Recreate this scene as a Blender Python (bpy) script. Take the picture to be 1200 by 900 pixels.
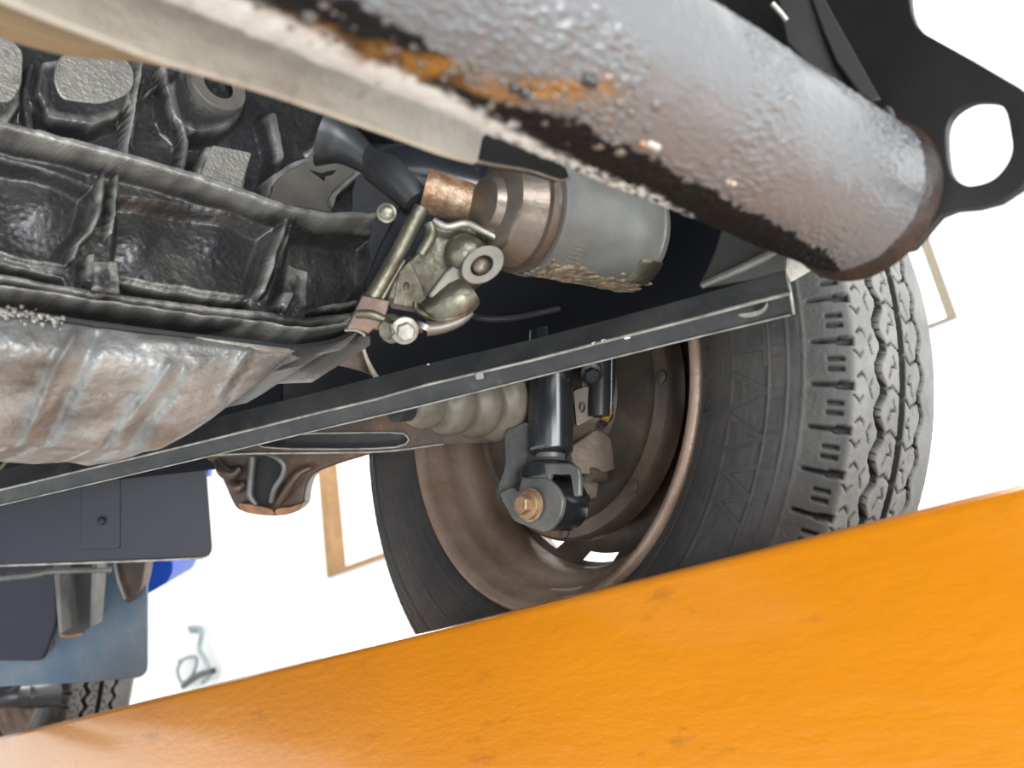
import bpy, bmesh, math, random
import numpy as np
from mathutils import Vector, Matrix, noise
from mathutils.geometry import tessellate_polygon
random.seed(7); rng = np.random.default_rng(7)
PI = math.pi
for o in list(bpy.data.objects): bpy.data.objects.remove(o)
SC = bpy.context.scene
COL = SC.collection
# ------------------------------------------------------------------ camera
FPX = 995.0; PITCH = .3341; ROLL = -.166; YAW = .8254; H = 1.55
cp, sp = math.cos(PITCH), math.sin(PITCH)
cF = Vector((math.sin(YAW)*cp, math.cos(YAW)*cp, sp))
r0 = Vector((math.cos(YAW), -math.sin(YAW), 0)); u0 = r0.cross(cF)
cR = math.cos(ROLL)*r0 + math.sin(ROLL)*u0
cU = -math.sin(ROLL)*r0 + math.cos(ROLL)*u0
CO = Vector((0, 0, H))
cam_d = bpy.data.cameras.new('camera'); cam = bpy.data.objects.new('camera', cam_d); COL.objects.link(cam)
cam.matrix_world = Matrix(((cR.x, cU.x, -cF.x, CO.x), (cR.y, cU.y, -cF.y, CO.y), (cR.z, cU.z, -cF.z, CO.z), (0, 0, 0, 1)))
cam_d.sensor_width = 36; cam_d.lens = FPX/1200*36; cam_d.clip_start = .01; cam_d.clip_end = 100
cam_d.dof.use_dof = True; cam_d.dof.focus_distance = .60; cam_d.dof.aperture_fstop = 9.0
SC.camera = cam
# ------------------------------------------------------------------ light
w = bpy.data.worlds.new('sky'); SC.world = w; w.use_nodes = True
bg = w.node_tree.nodes['Background']; bg.inputs[0].default_value = (.93, .97, 1, 1); bg.inputs[1].default_value = 1.6
def area(name, loc, target, sx, sy, power, col=(1, 1, 1)):
    l = bpy.data.lights.new(name, 'AREA'); l.shape = 'RECTANGLE'; l.size = sx; l.size_y = sy; l.energy = power; l.color = col
    o = bpy.data.objects.new(name, l); COL.objects.link(o); o.location = loc
    o.rotation_euler = (Vector(target)-Vector(loc)).to_track_quat('-Z', 'Y').to_euler()
    return o
area('added_overhead_light', (1.9, 2.2, 3.9), (1.6, 1.5, 0), 1.2, 5, 160, (1, .98, .95))  # unseen overhead light, added so the walls come out white
area('front_fill_light', (-.9, -3.3, 1.25), (.2, .5, 1.6), 3.0, 2.2, 140, (.93, .97, 1))  # added fill light, unseen; whitens the underside against the orange bounce
area('small_front_light', (-.55, -.9, .85), (.25, .45, 1.75), .4, .10, 5, (1, .97, .9))  # unseen small lamp low in front, for highlights on the engine
SC.view_settings.view_transform = 'Standard'; SC.view_settings.look = 'None'
SC.view_settings.exposure = 0.35; SC.view_settings.gamma = 1; SC.view_settings.use_curve_mapping = False
# ------------------------------------------------------------------ helpers
def ray(px, py): return cR*((px-600)/FPX) - cU*((py-450)/FPX) + cF
def P(px, py, d): return CO + ray(px, py)*d
def hit(px, py, pl):
    p0, n = pl; r = ray(px, py); return CO + r*((p0-CO).dot(n)/r.dot(n))
def plane3(a, b, c):
    A, B, C_ = P(*a), P(*b), P(*c); n = (B-A).cross(C_-A).normalized()
    if n.dot(cF) > 0: n = -n
    return (A, n)
def axplane(axis, v):
    n = Vector((0, 0, 0)); n[axis] = 1; p = Vector((0, 0, 0)); p[axis] = v
    if axis == 2: pass
    if n.dot(cF) > 0: n = -n
    return (p, n)
def facing(d): return (P(600, 450, d), -cF)
def setp(o, label=None, cat=None, group=None, kind=None):
    if label: o['label'] = label
    if cat: o['category'] = cat
    if group: o['group'] = group
    if kind: o['kind'] = kind
    return o
def thing(name, label, cat, loc, group=None):
    o = bpy.data.objects.new(name, None); COL.objects.link(o); o.location = loc; o.empty_display_size = .02
    bpy.context.view_layer.update() if False else None
    return setp(o, label, cat, group)
def wloc(o):
    v = Vector((0, 0, 0))
    while o: v += o.location; o = o.parent
    return v
def link(name, me, m, parent=None, smooth=False, label=None, kind=None, bevel=0, seg=2, wn=False):
    """world-space mesh -> object; origin moved to the parent's location"""
    if parent is not None:
        off = wloc(parent)
        me.transform(Matrix.Translation(-off))
    o = bpy.data.objects.new(name, me); COL.objects.link(o); o.parent = parent
    if m: me.materials.append(m)
    if smooth: me.shade_smooth()
    if label: o['label'] = label
    if kind: o['kind'] = kind
    if bevel:
        b = o.modifiers.new('bevel', 'BEVEL'); b.width = bevel; b.segments = seg; b.limit_method = 'ANGLE'; b.angle_limit = math.radians(35)
        me.shade_smooth(); b.harden_normals = True
    return o
def mesh(vs, fs, name='m'):
    me = bpy.data.meshes.new(name); me.from_pydata([tuple(v) for v in vs], [], [tuple(f) for f in fs]); me.update(); return me
def grid_mesh(Pts, close_u=False, close_v=False, uv=None):
    """Pts (n,m,3) numpy"""
    n, m = Pts.shape[:2]
    me = bpy.data.meshes.new('g'); V = Pts.reshape(-1, 3)
    me.vertices.add(len(V)); me.vertices.foreach_set('co', V.astype(np.float32).ravel())
    nu = n if close_u else n-1; nv = m if close_v else m-1
    i, j = np.meshgrid(np.arange(nu), np.arange(nv), indexing='ij')
    a = i*m+j; b = ((i+1) % n)*m+j; c = ((i+1) % n)*m+(j+1) % m; d = i*m+(j+1) % m
    F = np.stack([a, b, c, d], -1).reshape(-1, 4)
    me.loops.add(F.size); me.loops.foreach_set('vertex_index', F.ravel().astype(np.int32))
    me.polygons.add(len(F)); me.polygons.foreach_set('loop_start', (np.arange(len(F))*4).astype(np.int32))
    if uv is not None:
        me.update(calc_edges=True)
        l = me.uv_layers.new(name='UV'); l.data.foreach_set('uv', uv.reshape(-1, 2)[F.ravel()].astype(np.float32).ravel())
    me.update(calc_edges=True); me.validate(); me.shade_smooth()
    return me
def fattr(me, name, arr):
    a = me.attributes.new(name, 'FLOAT', 'POINT'); a.data.foreach_set('value', np.ascontiguousarray(arr, dtype=np.float32).ravel())
def smoothpoly(pts, k=6, closed=True):
    n = len(pts); out = []
    rngi = range(n if closed else n-1)
    for i in rngi:
        p0 = pts[(i-1) % n] if closed or i > 0 else pts[0]; p1 = pts[i]; p2 = pts[(i+1) % n]
        p3 = pts[(i+2) % n] if closed or i+2 < n else pts[-1]
        for s in range(k):
            t = s/k
            out.append(tuple(.5*((2*p1[q])+(-p0[q]+p2[q])*t+(2*p0[q]-5*p1[q]+4*p2[q]-p3[q])*t*t+(-p0[q]+3*p1[q]-3*p2[q]+p3[q])*t**3) for q in range(len(p1))))
    if not closed: out.append(tuple(pts[-1]))
    return out
def rounded(pts, r, k=4):
    out = []; n = len(pts)
    for i in range(n):
        p = Vector(pts[i][:2]); a = Vector(pts[i-1][:2]); b = Vector(pts[(i+1) % n][:2])
        rr = pts[i][2] if len(pts[i]) > 2 else r
        rr = min(rr, (a-p).length*.45, (b-p).length*.45)
        if rr <= 0: out.append(tuple(p)); continue
        s = p+(a-p).normalized()*rr; e = p+(b-p).normalized()*rr
        for q in range(k+1):
            t = q/k; v = s*(1-t)**2+p*2*t*(1-t)+e*t*t; out.append((v.x, v.y))
    return out
def circ(cx, cy, rx, ry=None, n=24, rot=0):
    ry = ry or rx; c, s = math.cos(rot), math.sin(rot)
    return [(cx+rx*math.cos(2*PI*i/n)*c-ry*math.sin(2*PI*i/n)*s, cy+rx*math.cos(2*PI*i/n)*s+ry*math.sin(2*PI*i/n)*c) for i in range(n)]
def slab_mesh(loops3, thick_vec):
    """loops3: [outer, hole...] of 3-D points; extruded by thick_vec"""
    vs = []; fs = []; idx = []
    for L in loops3:
        idx.append(len(vs)); vs += list(L)
    n = len(vs); tris = tessellate_polygon([[Vector(p) for p in L] for L in loops3])
    vs2 = vs+[Vector(v)+thick_vec for v in vs]
    nrm = Vector((0, 0, 0))
    for t in tris:
        a, b, c = (Vector(vs[i]) for i in t); nn = (b-a).cross(c-a)
        if nn.dot(thick_vec) > 0: t = (t[0], t[2], t[1])
        fs.append(t); fs.append((t[2]+n, t[1]+n, t[0]+n))
    for L, s in zip(loops3, idx):
        k = len(L)
        for i in range(k):
            fs.append((s+i, s+(i+1) % k, n+s+(i+1) % k, n+s+i))
    me = mesh(vs2, fs); bm = bmesh.new(); bm.from_mesh(me); bmesh.ops.recalc_face_normals(bm, faces=bm.faces)
    bmesh.ops.dissolve_limit(bm, angle_limit=.01, verts=bm.verts, edges=bm.edges)
    bm.to_mesh(me); bm.free(); return me
def slab(name, poly, pl, thick, m, parent=None, holes=(), bevel=.0008, label=None, kind=None, vec=None):
    """solid plate: outline seen from the photo's station, lying in plane pl, with real thickness behind"""
    loops = [[hit(x, y, pl) for x, y in L] for L in [poly]+list(holes)]
    v = vec if vec is not None else -pl[1]*thick
    return link(name, slab_mesh(loops, v), m, parent, label=label, kind=kind, bevel=bevel)
def frame(d):
    d = d.normalized(); a = Vector((0, 0, 1)) if abs(d.z) < .9 else Vector((1, 0, 0))
    u = d.cross(a).normalized(); return u, d.cross(u)
def lathe_mesh(A, ax, prof, n=48, caps=True):
    ax = ax.normalized(); u, v = frame(ax)
    M = np.zeros((len(prof), n, 3)); th = np.arange(n)*2*PI/n
    U, V_, X, A0 = (np.array(q) for q in (u, v, ax, A))
    for i, (t, r) in enumerate(prof):
        M[i] = A0+X*t+r*(np.outer(np.cos(th), U)+np.outer(np.sin(th), V_))
    me = grid_mesh(M, close_v=True)
    if caps:
        bm = bmesh.new(); bm.from_mesh(me)
        bmesh.ops.holes_fill(bm, edges=[e for e in bm.edges if e.is_boundary], sides=0)
        bmesh.ops.recalc_face_normals(bm, faces=bm.faces); bm.to_mesh(me); bm.free()
    me.shade_smooth(); return me
def lathe(name, A, ax, prof, m, parent=None, n=48, caps=True, label=None, kind=None, sharp=True):
    o = link(name, lathe_mesh(A, ax, prof, n, caps), m, parent, label=label, kind=kind)
    if sharp:
        o.data.set_sharp_from_angle(angle=math.radians(38))
    return o
def tube_mesh(path, n=16, caps=True):
    """path [(Vector, r)]"""
    pts = [Vector(p) for p, r in path]; k = len(pts); M = np.zeros((k, n, 3)); u = None
    for i in range(k):
        t = (pts[min(i+1, k-1)]-pts[max(i-1, 0)]).normalized()
        if u is None: u, v = frame(t)
        else: u = (u-t*u.dot(t)).normalized()
        v = t.cross(u)
        for j in range(n):
            a = 2*PI*j/n; M[i, j] = pts[i]+(u*math.cos(a)+v*math.sin(a))*path[i][1]
    me = grid_mesh(M, close_v=True)
    if caps:
        bm = bmesh.new(); bm.from_mesh(me); bmesh.ops.holes_fill(bm, edges=[e for e in bm.edges if e.is_boundary], sides=0)
        bmesh.ops.recalc_face_normals(bm, faces=bm.faces); bm.to_mesh(me); bm.free()
    me.shade_smooth(); return me
def pipe(name, pts, m, parent=None, n=16, k=5, label=None, kind=None):
    """pts [(px,py,depth,radius)]"""
    sm = smoothpoly(pts, k, closed=False) if len(pts) > 2 else pts
    o = link(name, tube_mesh([(P(a, b, c), r) for a, b, c, r in sm], n), m, parent, label=label, kind=kind)
    o.data.set_sharp_from_angle(angle=math.radians(50)); return o
def hexbolt(name, A, ax, r, h, m, parent=None, washer=True, label=None):
    ax = ax.normalized(); u, v = frame(ax); bm = bmesh.new()
    def ring(t, rr, n): return [bm.verts.new(A+ax*t+(u*math.cos(2*PI*i/n+.3)+v*math.sin(2*PI*i/n+.3))*rr) for i in range(n)]
    def loft(rs):
        for a, b in zip(rs, rs[1:]):
            n = len(a)
            for i in range(n): bm.faces.new((a[i], a[(i+1) % n], b[(i+1) % n], b[i]))
        bm.faces.new(rs[0][::-1]); bm.faces.new(rs[-1])
    if washer: loft([ring(-.001, r*1.45, 24), ring(h*.2, r*1.45, 24), ring(h*.28, r*1.25, 24)])
    loft([ring(h*.1, r, 6), ring(h*.88, r, 6), ring(h, r*.86, 6)])
    bmesh.ops.recalc_face_normals(bm, faces=bm.faces)
    me = bpy.data.meshes.new('b'); bm.to_mesh(me); bm.free()
    return link(name, me, m, parent, label=label, bevel=r*.05)
def box_mesh(c, ex, ey, ez):
    vs = [c+ex*a+ey*b+ez*d for a in (-1, 1) for b in (-1, 1) for d in (-1, 1)]
    me = mesh(vs, [(0, 1, 3, 2), (4, 6, 7, 5), (0, 4, 5, 1), (2, 3, 7, 6), (0, 2, 6, 4), (1, 5, 7, 3)])
    bm = bmesh.new(); bm.from_mesh(me); bmesh.ops.recalc_face_normals(bm, faces=bm.faces); bm.to_mesh(me); bm.free(); return me
def box(name, lo, hi, m, parent=None, bevel=0, label=None, kind=None):
    lo, hi = Vector(lo), Vector(hi); c = (lo+hi)/2; e = (hi-lo)/2
    return link(name, box_mesh(c, Vector((e.x, 0, 0)), Vector((0, e.y, 0)), Vector((0, 0, e.z))), m, parent, bevel=bevel, label=label, kind=kind)
def vn(x, y, seed=0, wrapx=0):
    """value noise, numpy, 0..1"""
    r = np.random.default_rng(seed); T = r.random((256, 256))
    xi = np.floor(x).astype(int); yi = np.floor(y).astype(int); fx = x-xi; fy = y-yi
    fx = fx*fx*(3-2*fx); fy = fy*fy*(3-2*fy)
    g = lambda a, b: T[(a % wrapx if wrapx else a) & 255, b & 255]
    return (g(xi, yi)*(1-fx)+g(xi+1, yi)*fx)*(1-fy)+(g(xi, yi+1)*(1-fx)+g(xi+1, yi+1)*fx)*fy
def segd(X, Y, pts):
    """distance to polyline"""
    D = np.full(X.shape, 1e9)
    for (x0, y0), (x1, y1) in zip(pts, pts[1:]):
        dx, dy = x1-x0, y1-y0; L = dx*dx+dy*dy+1e-12
        t = np.clip(((X-x0)*dx+(Y-y0)*dy)/L, 0, 1); D = np.minimum(D, np.hypot(X-x0-t*dx, Y-y0-t*dy))
    return D
def inpoly(X, Y, poly):
    ins = np.zeros(X.shape, bool); n = len(poly)
    for i in range(n):
        x0, y0 = poly[i]; x1, y1 = poly[(i+1) % n]
        c = ((y0 > Y) != (y1 > Y)) & (X < (x1-x0)*(Y-y0)/((y1-y0) if y1 != y0 else 1e-9)+x0); ins ^= c
    return ins
def sdf(X, Y, poly):
    d = segd(X, Y, list(poly)+[poly[0]]); return np.where(inpoly(X, Y, poly), -d, d)
def sstep(a, b, x):
    t = np.clip((x-a)/(b-a), 0, 1); return t*t*(3-2*t)
# ------------------------------------------------------------------ materials
def mat(name, col, metal=0., rough=.5, col2=None, cscale=20, cthr=(.4, .6), bump=0., bscale=200, bump2=0., b2scale=40, coat=0., rvar=0., spec=.5, stretch=None, dust=None, coords='Object', attr=None):
    m = bpy.data.materials.new(name); m.use_nodes = True; nt = m.node_tree; N = nt.nodes; L = nt.links
    b = N['Principled BSDF']; b.inputs['Metallic'].default_value = metal; b.inputs['Roughness'].default_value = rough
    b.inputs['Specular IOR Level'].default_value = spec
    b.inputs['Coat Weight'].default_value = coat; b.inputs['Coat Roughness'].default_value = .12
    tc = N.new('ShaderNodeTexCoord'); src = tc.outputs[coords]
    if stretch:
        mp = N.new('ShaderNodeMapping'); mp.inputs['Scale'].default_value = stretch; L.new(src, mp.inputs['Vector']); src = mp.outputs[0]
    def nz(scale, detail=4, rg=.6):
        n = N.new('ShaderNodeTexNoise'); n.inputs['Scale'].default_value = scale; n.inputs['Detail'].default_value = detail; n.inputs['Roughness'].default_value = rg
        L.new(src, n.inputs['Vector']); return n.outputs['Fac']
    def ramp(f, a, bb, c0=(0, 0, 0, 1), c1=(1, 1, 1, 1)):
        r = N.new('ShaderNodeValToRGB'); r.color_ramp.elements[0].position = a; r.color_ramp.elements[1].position = bb
        r.color_ramp.elements[0].color = c0; r.color_ramp.elements[1].color = c1; L.new(f, r.inputs[0]); return r.outputs[0]
    colout = None
    if col2:
        colout = ramp(nz(cscale, 6, .65), cthr[0], cthr[1], (*col, 1), (*col2, 1)); 
    else: b.inputs['Base Color'].default_value = (*col, 1)
    if dust:
        dc, dscale, a, bb = dust; f = ramp(nz(dscale, 8, .7), a, bb)
        mx = N.new('ShaderNodeMix'); mx.data_type = 'RGBA'; L.new(f, mx.inputs[0])
        if colout is not None: L.new(colout, mx.inputs[6])
        else: mx.inputs[6].default_value = (*col, 1)
        mx.inputs[7].default_value = (*dc, 1); colout = mx.outputs[2]
    if attr:   # second tone mixed in by a vertex attribute of the mesh
        at = N.new('ShaderNodeAttribute'); at.attribute_name = attr[0]; mx = N.new('ShaderNodeMix'); mx.data_type = 'RGBA'; L.new(at.outputs['Fac'], mx.inputs[0])
        if colout is not None: L.new(colout, mx.inputs[6])
        else: mx.inputs[6].default_value = (*col, 1)
        mx.inputs[7].default_value = (*attr[1], 1); colout = mx.outputs[2]
    if colout is not None: L.new(colout, b.inputs['Base Color'])
    if rvar:
        mr = N.new('ShaderNodeMapRange'); mr.inputs['To Min'].default_value = max(.05, rough-rvar); mr.inputs['To Max'].default_value = min(1, rough+rvar)
        mr.inputs['From Min'].default_value = .3; mr.inputs['From Max'].default_value = .7
        L.new(nz(cscale*1.7, 5), mr.inputs['Value']); L.new(mr.outputs[0], b.inputs['Roughness'])
    last = None
    for s, sc in ((bump, bscale), (bump2, b2scale)):
        if s:
            bp = N.new('ShaderNodeBump'); bp.inputs['Strength'].default_value = 1; bp.inputs['Distance'].default_value = s
            L.new(nz(sc, 3), bp.inputs['Height'])
            if last: L.new(last, bp.inputs['Normal'])
            last = bp.outputs[0]
    if last: L.new(last, b.inputs['Normal'])
    return m
M = {}
M['wall'] = mat('white_wall_paint', (.86, .86, .84), rough=.7, bump=.0004, bscale=60)
M['floor'] = mat('workshop_floor', (.66, .68, .68), rough=.35, col2=(.56, .58, .58), cscale=3)
M['ceil'] = mat('ceiling_paint', (.8, .8, .79), rough=.8)
M['wood'] = mat('tan_window_frame', (.30, .17, .07), rough=.5, col2=(.24, .13, .05), cscale=12)
M['greyframe'] = mat('grey_beige_frame', (.20, .165, .12), rough=.5)
M['orange'] = mat('orange_lift_paint', (.70, .225, .002), rough=.34, col2=(.76, .262, .003), cscale=4, bump=.0004, bscale=130, bump2=.0010, b2scale=26, coat=.8, stretch=(1, .35, 1), dust=((.22, .085, .015), 38, .60, .80))
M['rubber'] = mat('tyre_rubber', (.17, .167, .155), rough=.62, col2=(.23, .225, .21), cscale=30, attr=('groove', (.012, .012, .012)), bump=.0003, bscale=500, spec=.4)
M['sidewall'] = mat('tyre_sidewall_rubber', (.038, .036, .036), rough=.5, col2=(.060, .056, .053), cscale=18, bump=.0002, bscale=400)
M['rustrim'] = mat('rusty_rim_steel', (.26, .17, .125), metal=.3, rough=.4, col2=(.42, .31, .24), cscale=14, cthr=(.35, .65), bump=.0008, bscale=150, dust=((.50, .40, .32), 9, .5, .8))
M['disc'] = mat('wheel_disc_steel', (.10, .085, .075), metal=.3, rough=.5, col2=(.2, .15, .12), cscale=20, bump=.0004)
M['brake'] = mat('brake_steel', (.10, .085, .072), metal=.35, rough=.5, col2=(.20, .14, .10), cscale=16, cthr=(.4, .7), bump=.0006, bscale=120, dust=((.24, .2, .16), 30, .55, .8))
M['black'] = mat('black_gloss_paint', (.012, .013, .015), rough=.22, bump=.0002, bscale=90, dust=((.08, .075, .065), 60, .6, .85), spec=.6)
M['shock'] = mat('shock_black_paint', (.018, .02, .024), rough=.2, spec=.8, dust=((.12, .11, .1), 50, .55, .8))
M['greysteel'] = mat('dusty_grey_steel', (.12, .117, .11), metal=.35, rough=.42, col2=(.20, .195, .185), cscale=25, bump=.0004, bscale=150)
M['rustbolt'] = mat('rusty_bolt', (.30, .17, .09), metal=.5, rough=.5, col2=(.42, .29, .18), cscale=80, bump=.0004, bscale=400)
M['bar'] = mat('brace_bar_paint', (.035, .037, .04), metal=.1, rough=.33, col2=(.06, .06, .06), cscale=40, bump=.0003, bscale=160, dust=((.16, .15, .14), 150, .62, .75))
M['edge'] = mat('worn_and_glint_edge', (.55, .52, .47), metal=.6, rough=.4, col2=(.3, .28, .25), cscale=60)  # worn metal; on bar and slot rims it draws edge highlights
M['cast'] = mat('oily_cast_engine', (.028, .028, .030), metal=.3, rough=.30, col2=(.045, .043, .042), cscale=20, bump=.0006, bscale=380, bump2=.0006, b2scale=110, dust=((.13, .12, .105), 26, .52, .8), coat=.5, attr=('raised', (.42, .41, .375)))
M['castpad'] = mat('rough_machined_cast', (.34, .32, .29), metal=.5, rough=.42, bump=.0012, bscale=330, dust=((.12, .11, .1), 90, .5, .8))
M['castface'] = mat('machined_face', (.26, .24, .21), metal=.6, rough=.4, col2=(.20, .18, .16), cscale=40, bump=.0002)
M['hole'] = mat('deep_hole_black', (.004, .004, .005), rough=.6)  # flat black that also paints the dark inside slot, recess and cavity
M['pan'] = mat('oil_pan_steel', (.40, .40, .39), metal=.25, rough=.32, col2=(.25, .25, .25), cscale=14, bump=.0007, bscale=420, bump2=.0006, b2scale=80, dust=((.09, .075, .06), 20, .46, .72), rvar=.08)
M['filter'] = mat('filter_grey_paint', (.17, .17, .16), metal=.15, rough=.3, col2=(.22, .215, .20), cscale=25, stretch=(1, 1, 1), coat=.15, bump=.0002, bscale=120)
M['grime'] = mat('tan_grime', (.36, .28, .17), rough=.6, col2=(.14, .11, .08), cscale=120, bump=.001, bscale=300)
M['bronze'] = mat('brown_metal', (.19, .15, .12), metal=.6, rough=.33, col2=(.26, .22, .185), cscale=30, bump=.0003)
M['alu'] = mat('dirty_aluminium', (.26, .245, .19), metal=.7, rough=.34, col2=(.18, .165, .12), cscale=35, bump=.0006, bscale=200, dust=((.06, .05, .035), 50, .50, .72))
M['rustpipe'] = mat('rusty_pipe', (.24, .12, .055), metal=.4, rough=.35, col2=(.46, .36, .27), cscale=60, bump=.0008, bscale=220)
M['strip'] = mat('dusty_steel_strip', (.74, .71, .63), metal=.2, rough=.42, col2=(.55, .51, .44), cscale=9, bump=.0012, bscale=180, dust=((.17, .10, .06), 12, .55, .8))
M['tan'] = mat('tan_cover', (.45, .34, .20), rough=.6, col2=(.36, .26, .15), cscale=9)
M['plate'] = mat('dark_bracket_paint', (.022, .021, .022), rough=.36, col2=(.034, .031, .03), cscale=12)
M['gusset'] = mat('grey_gusset_paint', (.05, .048, .045), metal=.3, rough=.35)
M['weld'] = mat('brown_weld', (.022, .018, .016), metal=.1, rough=.4, col2=(.055, .032, .022), cscale=70, bump=.001, bscale=200)
M['flap'] = mat('navy_plastic_panel', (.014, .013, .030), rough=.42, col2=(.018, .02, .034), cscale=4)
M['rearflap'] = mat('blue_grey_panel', (.15, .18, .21), rough=.5, col2=(.08, .13, .19), cscale=9)
M['blue'] = mat('bright_blue_plastic', (.005, .07, .5), rough=.35)
M['arm'] = mat('pitted_black_arm', (.03, .029, .028), rough=.6, bump=.0015, bscale=260, dust=((.09, .085, .08), 60, .5, .8))
M['rustarm'] = mat('rust_brown_arm', (.07, .052, .045), metal=.4, rough=.4, col2=(.16, .09, .055), cscale=18, cthr=(.45, .7), bump=.0006, bscale=90, dust=((.3, .28, .26), 20, .6, .8))
M['boot'] = mat('dusty_rubber_boot', (.17, .145, .11), rough=.4, col2=(.11, .095, .075), cscale=25, bump=.0002)
M['under'] = mat('underbody_black', (.008, .009, .013), rough=.6, spec=.2)
M['darkpart'] = mat('dark_grey_part', (.03, .031, .034), rough=.35, dust=((.10, .1, .1), 40, .6, .8))
M['hose'] = mat('grey_hose', (.25, .3, .32), rough=.6)
M['orangeleak'] = mat('yellow_brown_grease', (.45, .26, .06), rough=.3)
gl = mat('window_glass', (1, 1, 1), rough=.02); gl.node_tree.nodes['Principled BSDF'].inputs['Transmission Weight'].default_value = 1
gl.node_tree.nodes['Principled BSDF'].inputs['IOR'].default_value = 1.05; M['glass'] = gl
def emis(name, c, s):
    m = bpy.data.materials.new(name); m.use_nodes = True; b = m.node_tree.nodes['Principled BSDF']
    b.inputs['Emission Color'].default_value = (*c, 1); b.inputs['Emission Strength'].default_value = s; return m
M['lamp'] = emis('tube_lamp_glow', (1, .98, .95), 12)
# ================================================================== SETTING
WX = 2.6
def S(o, kind='structure'): o['kind'] = kind; return o
S(box('floor', (-4, -4, -.1), (WX+.2, 6.2, 0), M['floor']))
S(box('ceiling', (-4, -4, 4.4), (WX+.2, 6.2, 4.5), M['ceil']))
S(box('wall_back', (-4, 6, 0), (WX+.2, 6.2, 4.4), M['wall']))
# outer wall with two window openings measured on the plane x = WX
plW = axplane(0, WX)
a = hit(385, 677, plW); b_ = hit(1122, 372, plW); c_ = hit(1090, 276, plW); a2 = hit(380, 545, plW)
wins = [(a.y-1.25, a.y, a.z, a.z+1.1), (b_.y, b_.y+.55, b_.z, b_.z+.62)]
def wallcut(name, wins):
    ys = sorted([-4, 6.2]+[v for w_ in wins for v in w_[:2]]); zs = sorted([0, 4.4]+[v for w_ in wins for v in w_[2:]])
    bm = bmesh.new()
    for y0, y1 in zip(ys, ys[1:]):
        for z0, z1 in zip(zs, zs[1:]):
            cy, cz = (y0+y1)/2, (z0+z1)/2
            if any(w_[0] < cy < w_[1] and w_[2] < cz < w_[3] for w_ in wins): continue
            me = box_mesh(Vector((WX+.1, cy, cz)), Vector((.1, 0, 0)), Vector((0, (y1-y0)/2, 0)), Vector((0, 0, (z1-z0)/2)))
            bm.from_mesh(me); bpy.data.meshes.remove(me)
    bmesh.ops.remove_doubles(bm, verts=bm.verts, dist=1e-5)
    me = bpy.data.meshes.new('w'); bm.to_mesh(me); bm.free(); return S(link(name, me, M['wall']))
wallcut('wall_right', wins)
for k, (y0, y1, z0, z1) in enumerate(wins):
    t = .075 if k == 0 else .025; mf = M['wood'] if k == 0 else M['greyframe']
    fr = bpy.data.objects.new('window_%d' % (k+1), None); COL.objects.link(fr); fr.location = (WX+.05, (y0+y1)/2, z0); fr['kind'] = 'structure'
    pl_ = axplane(0, 0)
    def rect(u0, u1, w0, w1, x): return [Vector((x, u0, w0)), Vector((x, u1, w0)), Vector((x, u1, w1)), Vector((x, u0, w1))]
    me = slab_mesh([rect(y0, y1, z0, z1, WX-.012), rect(y0+t, y1-t, z0+t*.35, z1-t, WX-.012)], Vector((.08, 0, 0)))
    link('window_frame', me, mf, fr, bevel=.003)
    link('window_pane', slab_mesh([rect(y0+t*.9, y1-t*.9, z0+t*.3, z1-t*.9, WX+.07)], Vector((.004, 0, 0))), M['glass'], fr)
# ceiling lamps of the hall
for k, (x, y) in enumerate(((-1.6, .2), (-1.6, 3.2), (1.6, .2), (1.6, 3.2))):
    t = thing('ceiling_lamp', ['white tube ceiling lamp over the doorway side, near', 'white tube ceiling lamp over the doorway side, far', 'white tube ceiling lamp over the window wall side, near', 'white tube ceiling lamp over the window wall side, far'][k], 'lamp', (x, y, 4.4), 'ceiling tube lamps')
    box('housing', (x-.12, y-.62, 4.34), (x+.12, y+.62, 4.399), M['ceil'], t, bevel=.005)
    for s in (-1, 1):
        lathe('tube', Vector((x+.055*s, y-.58, 4.32)), Vector((0, 1, 0)), [(0, .013), (1.16, .013)], M['lamp'], t, n=12)
# ================================================================== LIFT RUNWAY
XB = .385
top = hit(600, 714, axplane(0, XB)); zb = top.z
WHC = Vector((.544, .423, .2129+H)); ST = -.1052; CB = -.0124
zdeck = WHC.z-.2745
lift = thing('lift_runway', 'orange painted steel lift runway carrying the van wheels', 'car lift', (XB, 0, zdeck-.2))
def railmesh(x0, x1, z0, z1, y0, y1, r):
    sec = [(x0, z0), (x0, z1-r), (x0+r*.35, z1-r*.3), (x0+r, z1), (x1, z1), (x1, z0)]
    vs = [Vector((x, y, z)) for y in (y0, y1) for x, z in sec]; n = len(sec)
    fs = [tuple(range(n)), tuple(range(2*n-1, n-1, -1))]+[(i, (i+1) % n, n+(i+1) % n, n+i) for i in range(n)]
    me = mesh(vs, fs); bm = bmesh.new(); bm.from_mesh(me); bmesh.ops.recalc_face_normals(bm, faces=bm.faces); bm.to_mesh(me); bm.free(); return me
link('side_rail', railmesh(XB, XB+.05, zb-.32, zb, -.22, 3.6, .006), M['orange'], lift, bevel=.002)
box('deck_plate', (XB+.05, -.22, zdeck-.02), (XB+.50, 3.6, zdeck), M['greysteel'], lift, bevel=.002)
link('outer_rail', railmesh(XB+.5, XB+.53, zb-.32, zdeck+.03, -.22, 3.6, .006), M['greysteel'], lift, bevel=.002)
for y in (.1, 1.2, 2.3, 3.3):
    box('cross_rib', (XB+.05, y-.03, zdeck-.2), (XB+.5, y+.03, zdeck-.02), M['orange'], lift)
for y in (-.1, 1.4, 3.3):
    box('lift_leg', (XB+.2, y-.06, 0), (XB+.34, y+.06, zdeck-.2), M['orange'], lift, bevel=.004)
    box('leg_saddle', (XB+.05, y-.08, zdeck-.2), (XB+.5, y+.08, zdeck-.17), M['orange'], lift)
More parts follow.
